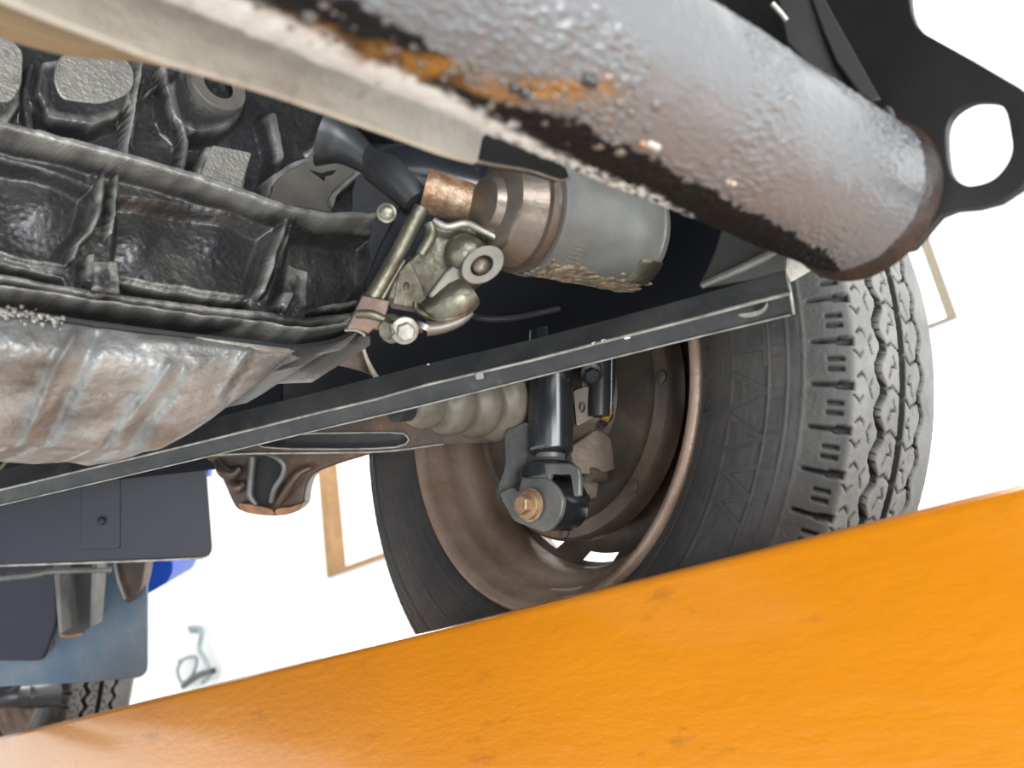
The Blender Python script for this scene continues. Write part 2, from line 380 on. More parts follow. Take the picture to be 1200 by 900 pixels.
print('zb', zb, 'deck', zdeck, 'wheelC', WHC)
# ================================================================== WHEELS
def wheel_axes(st, cb):
    ax = Vector((math.cos(st)*math.cos(cb), math.sin(st)*math.cos(cb), math.sin(cb)))
    v = (Vector((0, 0, 1))-ax*ax.z).normalized(); return ax, v, ax.cross(v)
AX, AV, AW = wheel_axes(ST, CB)
# section through half the tyre (offset from centre plane, radius), crown outwards
sec = [(0, .2742), (.012, .2740), (.030, .2727), (.042, .2712), (.050, .2692), (.0552, .2660), (.0600, .2605), (.0645, .2520), (.0680, .2440), (.0712, .2310), (.0730, .2160), (.0722, .2010), (.0690, .1880), (.0640, .1780), (.0585, .1715), (.0560, .1680)]
sp_ = np.array(smoothpoly([(-b, r) for b, r in sec[1:4][::-1]]+sec, 10, closed=False)); sp_ = sp_[sp_[:, 0] >= 0]
arc = np.concatenate([[0], np.cumsum(np.hypot(*np.diff(sp_, axis=0).T))])
def section(a):
    """signed arc a -> offset, radius, normal"""
    s = np.sign(a); A = np.abs(a); o = np.interp(A, arc, sp_[:, 0]); r = np.interp(A, arc, sp_[:, 1])
    e = .0008; do = np.interp(A+e, arc, sp_[:, 0])-np.interp(np.maximum(A-e, 0), arc, sp_[:, 0]); dr = np.interp(A+e, arc, sp_[:, 1])-np.interp(np.maximum(A-e, 0), arc, sp_[:, 1])
    l = np.hypot(do, dr)+1e-12; return s*o, r, s*(-dr/l), do/l
def tyre_parts():
    NP, RES = 66, 22; n = NP*RES
    aT = .080
    a = np.concatenate([np.arange(-aT, .034, .0009), np.arange(.034, aT+.001, .003)])
    th = np.arange(n)*2*PI/n; A, T = np.meshgrid(a, th); ph = (T/(2*PI)*NP); p = ph-np.floor(ph); Lp = 2*PI*.272/NP
    h = np.zeros(A.shape); s = A.copy()
    tri = lambda q: 4*np.abs(q-np.floor(q)-.5)-1
    def flat(q): return np.clip(tri(q)*1.5, -1, 1)
    def groove(ctr, wd, dp):
        nonlocal h
        h = np.maximum(h, dp*(1-sstep(wd*.36, wd*.62, np.abs(s-ctr))))
    groove(-.0235+.0028*flat(ph), .0066, .0075); groove(.0235+.0028*flat(ph+.5), .0052, .0065); groove(0*s, .0066, .0075)
    S_ = []
    def sipe(pts, wd=.0008, dp=.0024):
        nonlocal h
        for k in (-1, 0, 1):
            d = segd(A, (p+k)*Lp, [(q[0], q[1]*Lp) for q in pts]); h = np.maximum(h, dp*(1-sstep(wd*.5, wd*1.1, d)))
    sipe([(-.0195, .02), (-.0115, -.14), (-.003, .06)]); sipe([(.0195, .12), (.0085, .28), (.003, .02)])
    sipe([(-.0105, .18), (-.0075, .42), (-.0125, .40), (-.0130, .52), (-.0155, .66)])
    sipe([(.0085, .55), (.0055, .72), (.0105, .76), (.0100, .9), (.0125, 1.02)])
    sipe([(-.0470, .18), (-.0425, .30), (-.0400, .18)]); sipe([(-.0450, .78), (-.0410, .66), (-.0375, .80)])
    sipe([(-.0315, .78), (-.0345, .95), (-.0320, 1.18)])
    # shoulder notches
    q = (p+.02) % 1; q = np.where(q > .5, q-1, q)
    hw = np.interp(-A, [.046, .049, .060, .072], [.085, .105, .065, .03])
    h = np.maximum(h, .0060*(1-sstep(hw*.75, hw, np.abs(q)))*sstep(.0462, .0475, -A)*(1-sstep(.068, .074, -A)))
    for c in (.40, .62):
        h = np.maximum(h, .0035*(1-sstep(.032, .05, np.abs(p-c)))*sstep(.0535, .0545, -A)*(1-sstep(.063, .064, -A)))
    # shoulder ribs moulded on the buttress
    h += -.0008*np.exp(-((-A-.0765)/.0010)**2)
    h += .0004*vn(A*900, T*150, 3)
    o, r, no, nr = section(A); o = o-no*h; r = r-nr*h
    def to3(o, r, T):
        return (o[..., None]*np.array((1, 0, 0))+(r*np.cos(T))[..., None]*np.array((0, 0, 1))+(r*np.sin(T))[..., None]*np.array((0, -1, 0)))
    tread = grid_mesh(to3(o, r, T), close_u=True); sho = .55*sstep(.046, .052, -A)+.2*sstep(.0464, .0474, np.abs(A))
    fattr(tread, 'groove', np.clip(np.maximum(sstep(.0003, .0010, h), sho), 0, 1))  # grooves blackened: clean rubber plus the shade of deep cuts
    # side walls
    n2 = 720; sides = []
    for sg in (-1, 1):
        a2 = np.linspace(aT-.0004, arc[-1], 90); A2, T2 = np.meshgrid(a2*sg, np.arange(n2)*2*PI/n2)
        o, r, no, nr = section(A2); B = np.abs(A2)
        hh = np.zeros(A2.shape)
        for c, wd, am in ((.0855, .0006, .0010), (.0965, .0006, .0010), (.1215, .0007, .0005), (.146, .0007, .0009)):
            hh += am*np.exp(-((B-c)/wd)**2)
        kn = (B > .0868)*(B < .0955)*.00045*(np.sin(T2*720/2) > 0); hh += kn
        hh += .0005*sstep(.0965, .098, B)*(1-sstep(.119, .121, B))*0
        hh += .0003*vn(B*500, T2*20, 9)
        sides.append(grid_mesh(to3(o+no*hh, r+nr*hh, T2), close_u=True))
    return tread, sides
TREAD, SIDES = tyre_parts()
rimprof = [(-.050, .1715), (-.0560, .1730), (-.0610, .1722), (-.0638, .1695), (-.0636, .1660), (-.0610, .1630), (-.0560, .1612), (-.0470, .1590), (-.0450, .1560), (-.0380, .1535), (-.0300, .1520), (-.0260, .1470), (-.0220, .1420), (-.0120, .1385), (.0040, .1375), (.0120, .1400), (.0180, .1480), (.0400, .1530), (.0520, .1560), (.0580, .1620), (.0600, .170)]
def disc_mesh():
    n = 192; pr = [(.004, .1385), (.012, .134), (.020, .127), (.026, .118), (.024, .108), (.020, .098), (.026, .085), (.027, .070), (.022, .055), (.022, .030)]
    th = np.arange(n)*2*PI/n; Pt = np.array([[(o, -r*math.sin(t), r*math.cos(t)) for o, r in pr] for t in th])
    vs = []; fs = []; m_ = len(pr)
    for i in range(n):
        for j in range(m_): vs.append(Pt[i, j])
    hole = set()
    for i in range(n):
        for j in range(m_-1):
            if j == 1 and (i % 16) in (3, 4, 5, 6, 7, 8, 9, 10): continue
            fs.append((i*m_+j, ((i+1) % n)*m_+j, ((i+1) % n)*m_+j+1, i*m_+j+1))
    me = mesh(vs, fs); me.shade_smooth(); return me
RIMM = lathe_mesh(Vector((0, 0, 0)), Vector((1, 0, 0)), rimprof, 160, caps=False); DISCM = disc_mesh()
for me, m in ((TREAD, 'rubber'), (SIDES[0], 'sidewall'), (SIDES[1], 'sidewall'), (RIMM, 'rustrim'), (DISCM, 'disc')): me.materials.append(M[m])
def place_wheel(name, label, loc, st, cb, group=None):
    t = thing(name, label, 'wheel', loc, group); ax, v, w_ = wheel_axes(st, cb)
    t.rotation_mode = 'QUATERNION'
    t.rotation_quaternion = Matrix(((ax.x, -w_.x, v.x), (ax.y, -w_.y, v.y), (ax.z, -w_.z, v.z))).to_quaternion()
    out = {}
    for nm, me, lb in (('tread', TREAD, 'grey zigzag-grooved tread'), ('sidewall', SIDES[0], None), ('sidewall', SIDES[1], None), ('rim', RIMM, 'rust-brown steel rim'), ('wheel_disc', DISCM, None)):
        o = bpy.data.objects.new(nm, me); COL.objects.link(o); o.parent = t
        if lb: o['label'] = lb
        out.setdefault(nm, []).append(o)
    return t, out
wh, whp = place_wheel('wheel_assembly', 'large near tyre on a rust-brown steel rim, standing behind the orange rail', WHC, ST, CB)
# moulded lettering on the inner side wall
def letters(txt, rad, size, ang0, off_extra, parent, squash=1.0, thick=.0006, track=1.15):
    """letters stand with their tops outward on the inboard wall, reading clockwise from the inboard side"""
    cu = bpy.data.curves.new('t', 'FONT'); cu.body = txt; cu.size = size; cu.extrude = thick; cu.space_character = track; cu.resolution_u = 3
    o = bpy.data.objects.new('t', cu); COL.objects.link(o); dg = bpy.context.evaluated_depsgraph_get(); dg.update()
    me = bpy.data.meshes.new_from_object(o.evaluated_get(dg)); bpy.data.objects.remove(o)
    bm = bmesh.new(); bm.from_mesh(me); bmesh.ops.subdivide_edges(bm, edges=[e for e in bm.edges if e.calc_length() > .004], cuts=3, use_grid_fill=False)
    for v in bm.verts:
        x, y, z = v.co; R_ = rad+y*squash; A_ = np.interp(-R_, -sp_[::1, 1], arc) if False else None
        k = np.interp(R_, sp_[::-1, 1], sp_[::-1, 0]); an = ang0+x/rad
        v.co = (-(k+z+off_extra), -R_*math.sin(an), R_*math.cos(an))
    bm.to_mesh(me); bm.free()
    q = bpy.data.objects.new('lettering', me); COL.objects.link(q); q.parent = parent; me.materials.append(M['sidewall'])
    q['label'] = 'raised letters '+txt; return q
letters('ITAAW', .2170, .034, 0, .0004, wh, squash=.95)
for o in [c for c in wh.children if c.name.startswith('lettering')]: pass
def rot_letters(txt, rad, size, px, py, parent, **k):
    """start angle so that the first letter begins where the photo shows it"""
    q = hit(px, py, (WHC-AX*.07, -AX)); d = q-WHC; an = math.atan2(-d.dot(AW)*-1 if False else d.dot(AW), d.dot(AV))
    return letters(txt, rad, size, an, .0004, parent, **k)
bpy.data.objects.remove([c for c in wh.children if c.name.startswith('lettering')][0])
L1 = rot_letters('ITAAW', .2060, .036, 868, 372, wh, thick=.0005, track=1.05)
L2 = rot_letters('145 LT/PSI', .1790, .0105, 815, 395, wh, thick=.0005)
def gp(cx, cy, d, gx=0, gy=0): return plane3((cx, cy, d), (cx+100, cy, d+gx), (cx, cy+100, d+gy))
# ================================================================== UNDERBODY
und = thing('underbody', 'dark underbody sheet metal above and behind the engine', 'car body', (0, 1, H+.45))
slab('inner_wheel_arch', [(130, -120), (1010, -120), (985, 200), (925, 300), (905, 335), (780, 378), (620, 425), (440, 470), (240, 530), (130, 545)], (WHC-AX*.088, -AX), .004, M['under'], und)
box('floor_panel', (-1.3, -.30, H+.45), (.40, 3.2, H+.47), M['under'], und)
box('far_side_sill', (-1.32, -.3, H+.1), (-1.28, 3.2, H+.45), M['under'], und)
pipe('frame_pipe', [(-400, 529, .75, .010), (104, 521, .78, .010)], M['darkpart'], und)
slab('frame_web', [(-400, 340), (330, 400), (330, 470), (300, 545), (-400, 620)], gp(100, 520, .95), .006, M['under'], und)
pipe('brake_line', [(-10, 560, .8, .002), (14, 533, .8, .002)], M['alu'], und, n=8)
pipe('vacuum_hose', [(548, 360, .56, .0022), (560, 372, .57, .0022), (600, 373, .58, .0022), (655, 362, .60, .0022)], M['darkpart'], und, n=8)
# ================================================================== ENGINE
YE = .42
eng = thing('engine_block', 'oily ribbed cast engine block at the left, above the pan', 'engine', (-.05, YE, H+.12))
plE = (Vector((0, YE, 0)), Vector((0, -1, 0)))
def relief(x0, x1, y0, y1, step, fn, back=.08):
    xs = np.arange(x0, x1+step, step); ys = np.arange(y0, y1+step, step); X, Y = np.meshgrid(xs, ys, indexing='ij')
    Hh = fn(X, Y)
    R_, U_, F_ = (np.array(q) for q in (cR, cU, cF))
    rays = R_*((X-600)/FPX)[..., None]-U_*((Y-450)/FPX)[..., None]+F_
    t = YE/rays[..., 1]; Pt = np.array(CO)+rays*t[..., None]; Pt[..., 1] -= Hh
    B0, B1 = Pt[:1].copy(), Pt[-1:].copy(); B0[..., 1] = B1[..., 1] = YE+back; Pt = np.concatenate([B0, Pt, B1], 0)
    B0, B1 = Pt[:, :1].copy(), Pt[:, -1:].copy(); B0[..., 1] = B1[..., 1] = YE+back; Pt = np.concatenate([B0, Pt, B1], 1)
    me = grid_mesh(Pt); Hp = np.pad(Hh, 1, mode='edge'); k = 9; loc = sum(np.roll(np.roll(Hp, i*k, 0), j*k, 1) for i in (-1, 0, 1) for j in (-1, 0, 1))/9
    fattr(me, 'raised', np.clip((Hp-loc-.002)/.008, 0, 1)*(.3+.7*vn(np.pad(X, 1, mode='edge')*.09, np.pad(Y, 1, mode='edge')*.09, 44))); return me  # ridge tops painted paler, as if catching the light
def engine_h(X, Y):
    wx = X+3*(vn(X*.05, Y*.05, 1)-.5); wy = Y+3*(vn(X*.05, Y*.05, 2)-.5)
    Up = np.interp(X, [-260, -40, 0, 100, 200, 330, 430, 470], [105, 154, 163, 187, 215, 256, 263, 262])
    h = np.where(wy < Up, -.030, -.006)
    h = h+.012*sstep(-1, 1, (Y-Up)/40)*0
    def ridge(pts, hw, hh, soft=.5):
        nonlocal h; d = segd(wx, wy, pts); h = np.maximum(h, hh-(hh-h)*sstep(hw*soft, hw, d))
    def pad(poly, hh, soft=4):
        nonlocal h; d = sdf(wx, wy, poly); k = 1-sstep(-soft*.2, soft, d); h = h*(1-k)+np.maximum(h, hh)*k
    def carve(poly, hh, soft=5):
        nonlocal h; d = sdf(wx, wy, poly); k = 1-sstep(-soft, soft*.4, d); h = h*(1-k)+hh*k
    # lower cells
    carve([(-240, 150), (-60, 165), (20, 185), (112, 215), (102, 262), (80, 285), (72, 298), (30, 300), (-60, 285), (-240, 262)], -.016, 9)
    carve([(140, 225), (230, 238), (322, 265), (300, 335), (292, 346), (145, 322), (136, 300)], -.014, 9)
    carve([(345, 270), (440, 275), (440, 330), (410, 360), (350, 350), (335, 330)], -.016, 8)
    # lumps inside the cells
    h += .006*np.exp(-(((X-60)/34)**2+((Y-225)/36)**2)*1.2)+.005*np.exp(-(((X-170)/24)**2+((Y-270)/30)**2))+.004*np.exp(-(((X-265)/24)**2+((Y-265)/24)**2))
    carve([(-60, 300), (10, 306), (78, 322), (80, 332), (0, 332), (-60, 325)], -.020, 4)
    carve([(136, 326), (200, 338), (298, 350), (300, 368), (210, 360), (140, 345)], -.020, 4)
    ridge([(-60, 280), (0, 290), (40, 302), (80, 306)], 3.5, -.004); ridge([(146, 320), (200, 330), (290, 343)], 3.5, -.004)
    ridge([(-265, 104), (-60, 150), (0, 163), (100, 187), (200, 215), (270, 236), (330, 255), (372, 263), (425, 262)], 8.5, .014, .35)
    ridge([(119, 207), (114, 250), (104, 275), (88, 290), (84, 303)], 4, .004); ridge([(133, 212), (129, 250), (124, 278)], 4, .006)
    ridge([(331, 262), (318, 300), (304, 345)], 4, .006); ridge([(341, 264), (326, 308), (312, 350)], 3, .001)
    # lower flange of the block
    ridge([(-265, 300), (-60, 330), (0, 338), (100, 354), (160, 362), (215, 369), (300, 378), (345, 384), (400, 378), (425, 366)], 10, .012, .2)
    ridge([(-265, 316), (-60, 346), (0, 352), (100, 366), (215, 381), (300, 391), (345, 397), (395, 389), (430, 372)], 7, .016, .1)
    pad([(100, 318), (128, 316), (130, 352), (98, 348)], .012, 4); pad([(96, 308), (104, 306), (100, 340), (92, 338)], .009, 3)
    pad([(333, 314), (356, 322), (352, 384), (322, 378), (326, 350)], .006, 5); pad([(322, 350), (333, 352), (326, 370), (318, 366)], .012, 3)
    ridge([(352, 370), (385, 362), (410, 358)], 5, .006)
    # upper row
    pad([(62, 54), (120, 50), (164, 78), (165, 104), (150, 120), (118, 130), (66, 122), (54, 92)], -.014, 8); pad([(-60, 28), (10, 34), (36, 60), (34, 104), (18, 128), (-60, 124)], -.014, 8)
    pad([(246, 166), (300, 175), (292, 206), (286, 228), (228, 214)], -.004, 5); pad([(314, 236), (318, 206), (340, 194), (362, 184), (410, 188), (422, 203), (392, 232), (386, 256), (310, 246)], .004, 5)
    pad(circ(256, 98, 46, 42, 20), -.016, 10)
    ridge([(175, 50), (166, 110), (155, 182)], 3.6, -.010); ridge([(184, 70), (172, 130), (168, 172), (180, 178), (215, 180)], 2.2, -.020)
    ridge([(183, 92), (200, 80)], 2.5, -.02); ridge([(205, 60), (212, 90), (226, 115), (232, 150), (228, 190)], 5, -.016)
    ridge([(52, 50), (46, 90), (52, 140), (80, 160)], 6, -.022); ridge([(335, 120), (345, 165), (335, 210)], 14, -.018, .2)
    ridge([(420, 90), (395, 150), (430, 190)], 16, -.020, .1)
    h += .0005*(vn(X*.2, Y*.2, 5)-.5)
    return h
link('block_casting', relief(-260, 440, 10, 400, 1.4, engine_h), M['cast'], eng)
plE1 = (Vector((0, YE+.006, 0)), Vector((0, -1, 0))); plE2 = (Vector((0, YE-.012, 0)), Vector((0, -1, 0)))
def pad3(nm, poly, y, th, m, r=6, lab=None, holes=()):
    return slab(nm, rounded(poly, r), (Vector((0, y, 0)), Vector((0, -1, 0))), th, m, eng, holes=holes, bevel=.0012, label=lab)
pad3('cast_pad', [(68, 66), (95, 56), (135, 58), (157, 78), (158, 100), (148, 112), (118, 122), (72, 116), (62, 92)], YE+.013, .003, M['castpad'], 10, 'rough bright cast pad')
pad3('cast_pad', [(-40, 34), (8, 40), (28, 60), (26, 100), (14, 120), (-40, 118)], YE+.013, .003, M['castpad'], 8, 'rough bright cast pad')
pad3('cast_pad', [(249, 170), (295, 179), (287, 203), (282, 221), (234, 208)], YE+.003, .003, M['castpad'], 3, 'square bright cast pad')
dome = [(320, 223), (322, 214), (338, 200), (360, 190), (385, 189), (408, 194), (416, 203), (402, 214), (390, 226), (384, 240), (388, 248), (350, 242), (318, 236)]
pad3('mounting_pad', smoothpoly(dome, 3), YE-.0055, .004, M['castface'], 0, 'half-round machined mounting pad')
slab('casting_crack', smoothpoly([(363, 199), (376, 203), (382, 201), (394, 199), (389, 205), (382, 206), (380, 212), (374, 207)], 2), (Vector((0, YE-.0060, 0)), Vector((0, -1, 0))), .001, M['hole'], eng, bevel=0)
c0 = hit(257, 99, (Vector((0, YE+.010, 0)), Vector((0, -1, 0))))
ring = [(-.004, .0105), (-.006, .0112), (-.006, .0180), (-.004, .0190), (.04, .0200)]
lathe('bolt_boss', c0, Vector((0, 1, 0)), [(.02, .0102), (.0006, .0102), (0, .0108), (0, .0188), (.0010, .0196), (.010, .0200)], M['castface'], eng, caps=False, label='ring-shaped boss with a deep bore')
lathe('bore', c0, Vector((0, 1, 0)), [(.006, .0), (.006, .0101), (.0012, .0101)], M['hole'], eng, caps=False)
# ------------------------------------------------------------------ oil pan
pan = thing('oil_pan', 'grey-brown creased sheet metal oil pan under the engine block', 'oil pan', (-.05, YE+.05, H-.02))
def pan_mesh():
    n, m_ = 420, 120
    xt = np.linspace(-260, 418, n); u = np.linspace(0, 1, n)
    yt = np.interp(xt, [-260, -60, 0, 100, 215, 300, 345, 400, 418], [333, 362, 367, 380, 395, 404, 408, 398, 388])
    bx = np.interp(u, [0, .295, .380, .5425, .6475, .704, .760, .824, .894, .951, 1], [-260, -60, 0, 110, 180, 215, 250, 290, 330, 365, 418]); by = np.interp(bx, [-260, -60, 0, 30, 60, 110, 150, 180, 205, 235, 262, 290, 315, 335, 350, 370, 418], [486, 503, 504, 502, 503, 508, 506, 512, 508, 492, 474, 452, 434, 418, 408, 402, 391])
    Pt = np.zeros((n, m_+14, 3)); R_, U_, F_ = (np.array(q) for q in (cR, cU, cF))
    v = np.linspace(0, 1, m_); V = v[None, :]; 
    X = xt[:, None]*(1-V)+bx[:, None]*V; Y = yt[:, None]*(1-V)+by[:, None]*V
    depthsc = np.clip((by-yt)/120, 0, 1)[:, None]
    yy = YE-.020+.0*V+depthsc*(.055*V**2-.012*np.sin(PI*np.clip(V*1.6, 0, 1)))
    def cr(pts, hw, hh, side=.6):
        d = segd(X, Y, pts); return hh*np.exp(-(d/hw)**2)
    h = cr([(88, 392), (66, 430), (38, 498)], 6, .006)-cr([(112, 396), (96, 430), (62, 502)], 9, .006)
    h += cr([(200, 428), (176, 462), (142, 505)], 6, .006)-cr([(214, 430), (196, 462), (160, 508)], 9, .006)
    h += cr([(292, 408), (272, 440), (255, 468)], 5, .003)-cr([(303, 410), (284, 440), (268, 462)], 6, .003)
    h += cr([(170, 400), (230, 402), (300, 412)], 7, .004)+cr([(0, 440), (60, 400)], 18, .002)
    h += .0022*(vn(X*.03, Y*.03, 11)-.5)+.0008*(vn(X*.15, Y*.15, 12)-.5)+.0005*(vn(X*.5, Y*.5, 13)-.5)
    h *= np.minimum(1, depthsc*3)
    rays = R_*((X-600)/FPX)[..., None]-U_*((Y-450)/FPX)[..., None]+F_
    yy = yy-h; p = np.array(CO)+rays*(yy/rays[..., 1])[..., None]; Pt[:, :m_] = p
    for k in range(14):
        q = p[:, -1].copy(); t = (k+1)/14; q[:, 1] += .10*t; q[:, 2] += .012*t*t-.004*math.sin(PI*min(1, t*3)); Pt[:, m_+k] = q
    B = Pt[:, :1].copy(); B[..., 1] = YE+.1
    return grid_mesh(np.concatenate([B, Pt], 1))
link('pan_shell', pan_mesh(), M['pan'], pan)
fl = smoothpoly([(-260, 324), (-60, 353), (0, 359), (100, 374), (215, 389), (300, 398), (345, 403), (395, 395), (432, 375)], 5, False)
plF = (Vector((0, YE-.024, 0)), Vector((0, -1, 0)))
slab('pan_flange', fl+[(x, y+5.5) for x, y in fl[::-1]], plF, .04, M['darkpart'], pan, bevel=.0006)
o = slab('sealant_bead', [(230, 394), (262, 398), (300, 403), (340, 408), (343, 412), (310, 411), (280, 405), (240, 398)], (Vector((0, YE-.026, 0)), Vector((0, -1, 0))), .004, M['edge'], pan, bevel=.0008, label='bright strip of sealant')
vs = []
bmd = bmesh.new()
for k in range(90):
    x = random.uniform(-5, 75); y = 366+x*.15+random.gauss(0, 4); c = hit(x, y, plF)+Vector((0, -.001, 0)); mm = bmesh.ops.create_icosphere(bmd, subdivisions=1, radius=random.uniform(.0005, .0016))
    bmesh.ops.translate(bmd, verts=mm['verts'], vec=c)
me = bpy.data.meshes.new('d'); bmd.to_mesh(me); bmd.free(); link('grit', me, M['castpad'], pan, smooth=True, kind='stuff')
# ------------------------------------------------------------------ exhaust / rusty shield behind pan
ex = thing('heat_shield', 'rust-brown curved sheet behind the right end of the oil pan', 'heat shield', P(400, 415, .62))
slab('shield_sheet', smoothpoly([(336, 418), (352, 404), (390, 392), (418, 388), (424, 410), (436, 436), (445, 446), (432, 438), (395, 428), (350, 424)], 3), gp(390, 415, .62, .02), .003, M['rustarm'], ex)
slab('shield_edge', smoothpoly([(420, 388), (426, 390), (430, 412), (438, 430), (448, 446), (436, 440), (424, 412)], 3), gp(430, 415, .615, .02), .004, M['bronze'], ex)
# ================================================================== OIL FILTER
fA = P(586, 243, .468); fB = P(746, 279, .522); fax = (fB-fA).normalized(); FL = (fB-fA).length
filt = thing('oil_filter', 'grey canister oil filter with grimy underside beside the pump', 'oil filter', fA)
r = .0345
lathe('canister', fA+fax*FL*.20, fax, [(-.001, r*.90), (0, r*1.02), (.0025, r*1.02), (.0032, r*.985), (.05, r*.985), (FL*.80-.010, r*.985), (FL*.80-.003, r*.95), (FL*.80, r*.86), (FL*.80+.001, r*.4), (FL*.80+.001, 0)], M['filter'], filt, n=96)
lathe('seam_ring', fA+fax*(FL*.80+.003+FL*.2-FL*.0-.012), fax, [(0, r*.95), (.0005, r*1.0), (.0015, r*1.0), (.002, r*.95)], M['edge'], filt, n=96)
lathe('neck_ring', fA+fax*FL*.115, fax, [(0, r*.90), (.0006, r*1.0), (.004, r*1.0), (.005, r*.93), (.0075, r*.93), (.0082, r*.97), (.0100, r*.97), (.0108, r*.90)], M['bronze'], filt, n=96)
lathe('filter_head', fA-fax*.012, fax, [(.0, .010), (.001, .0150), (.006, .0165), (.0075, r*.70), (.0095, r*.78), (.017, r*.83), (.022, r*.90), (.026, r*.92)], M['bronze'], filt, n=96, label='brown-tinted filter head')
fu, fv = frame(fax); toc = ((CO-fA)-fax*((CO-fA).dot(fax))).normalized(); fup = fax.cross(toc)
if fup.dot(cU) < 0: fup = -fup
def onfilter(t, a, rr): return fA+fax*t+(toc*math.cos(a)+fup*math.sin(a))*rr
bmd = bmesh.new()
for k in range(260):   # stuck-on grime flakes along the underside
    t = random.uniform(FL*.22, FL*.96); a = math.radians(random.gauss(-62, 9)); s = random.uniform(.0008, .003)
    mm = bmesh.ops.create_icosphere(bmd, subdivisions=1, radius=1); c = onfilter(t, a, r*.985)
    nrm = (onfilter(t, a, 1)-onfilter(t, a, 0)).normalized(); tan = nrm.cross(fax)
    L_ = random.uniform(1, 2.8)
    for v in mm['verts']: v.co = c+fax*v.co.x*s*L_+tan*v.co.y*s+nrm*v.co.z*s*.28
me = bpy.data.meshes.new('d'); bmd.to_mesh(me); bmd.free(); link('grime_flakes', me, M['grime'], filt, smooth=True, kind='stuff')
bmd = bmesh.new()
for i in range(4):    # embossed dot rows
    for j in range(9):
        c = onfilter(FL*.20+.012+i*.0022+j*.0002, math.radians(-18-j*4.6), r*.987); mm = bmesh.ops.create_icosphere(bmd, subdivisions=1, radius=.0007); bmesh.ops.translate(bmd, verts=mm['verts'], vec=c)
me = bpy.data.meshes.new('d'); bmd.to_mesh(me); bmd.free(); link('embossed_dots', me, M['filter'], filt, smooth=True)
def curved_patch(nm, t0, t1, a0, a1, rr, m, par, th=.0008, k=8):
    A_ = [[onfilter(t0+(t1-t0)*j, math.radians(a0+(a1-a0)*i/k), rr) for j in (0, 1)] for i in range(k+1)]
    pts = np.array([[list(v) for v in row] for row in A_]); me = grid_mesh(pts); o = link(nm, me, m, par); s = o.modifiers.new('s', 'SOLIDIFY'); s.thickness = th; s.offset = 0; return o
curved_patch('label_patch', FL*.80, FL*.97, -18, -48, r*.992, M['alu'], filt)
# ================================================================== OIL PUMP / HOUSING
pump = thing('pump_housing', 'dirty aluminium pump housing with bolted lug, left of the filter', 'engine part', P(510, 310, .47))
slab('mounting_flange', [(470, 238), (488, 246), (446, 348), (430, 352), (428, 330), (444, 290)], gp(460, 300, .480, .01), .012, M['under'], pump, bevel=.0012)
pipe('flange_bar', [(494, 243, .462, .0042), (462, 305, .462, .0046), (436, 350, .462, .0046)], M['alu'], pump, n=14)
pipe('flange_rib', [(474, 305, .460, .0014), (458, 332, .460, .0014), (448, 350, .460, .0014)], M['alu'], pump, n=10)
pipe('cast_rib', [(503, 262, .456, .0030), (506, 275, .456, .0030), (493, 298, .456, .0030)], M['alu'], pump, n=12)
pipe('cast_rib', [(508, 259, .458, .0022), (524, 266, .458, .0022), (545, 262, .460, .0022), (560, 268, .460, .0022), (588, 282, .462, .002)], M['edge'], pump, n=10)
slab('pump_body', rounded([(500, 258), (545, 262), (585, 276), (590, 300), (552, 335), (503, 353), (486, 356), (452, 350), (462, 320), (492, 292)], 6), gp(520, 310, .465, .004, -.004), .030, M['alu'], pump, bevel=.003)
slab('recess', [(478, 300), (500, 312), (498, 328), (492, 330)], gp(490, 315, .4637, .004, -.004), .001, M['hole'], pump, bevel=0)
d0 = P(540, 295, .455); lathe('cast_dome', d0, cF*1.0+cR*.25, [(-.004, 0), (-.0035, .004), (-.001, .0085), (.004, .011), (.02, .0125)], M['alu'], pump, n=40)
lug = circ(566, 310, 27, 20, 28, rot=-.62)
plg = gp(566, 310, .448, .012, .0)
slab('bolt_lug', lug, plg, .010, M['castface'], pump, bevel=.0012, holes=[circ(565, 311, 14.5, 10.5, 20, rot=-.62)], label='oval lug around a bolt')
lathe('lug_bolt', P(565, 311, .4505), -plg[1], [(0, 0), (.0004, .0035), (.0018, .0050), (.010, .0052)], M['bronze'], pump, n=24)
slab('lug_arm', [(545, 298), (552, 330), (506, 352), (500, 345), (520, 318)], gp(530, 325, .456, .006), .012, M['castface'], pump, bevel=.002)
slab('lower_plate', rounded([(462, 345), (468, 318), (480, 305), (492, 330), (500, 352), (484, 360), (460, 356)], 4), gp(478, 340, .458), .006, M['alu'], pump, bevel=.001, holes=[circ(476, 335, 3.2, 5, 12)])
lathe('pump_bolt', P(453, 250, .470), -cF+cR*.2, [(-.002, .0055), (.001, .0055), (.0015, .004), (.003, .004), (.004, .0025)], M['alu'], pump, n=20)
pipe('elbow', [(548, 342, .462, .0095), (535, 352, .460, .0105), (512, 362, .460, .0080), (500, 360, .463, .0060)], M['alu'], pump, n=24)
pipe('elbow_rim', [(487, 354, .457, .0016), (488, 362, .457, .0018), (500, 369, .457, .0022), (522, 373, .457, .0025), (545, 366, .457, .0022)], M['alu'], pump, n=10)
pipe('drain_tube', [(552, 366, .462, .0022), (538, 376, .460, .0030), (518, 383, .459, .0036), (500, 385, .458, .0042)], M['castface'], pump, n=16)
pipe('tube_collar', [(499, 380, .4575, .0048), (496, 386, .4575, .0048)], M['edge'], pump, n=16)
pipe('union_nipple', [(496, 384, .458, .0030), (480, 384, .458, .0032), (470, 386, .458, .0034)], M['alu'], pump, n=14)
hexbolt('union_nut', P(474, 387, .452), -cF+cR*.3-cU*.3, .0052, .006, M['edge'], pump)
hexbolt('union_nut', P(459, 385, .455), -cF-cR*.5-cU*.2, .0055, .006, M['alu'], pump)
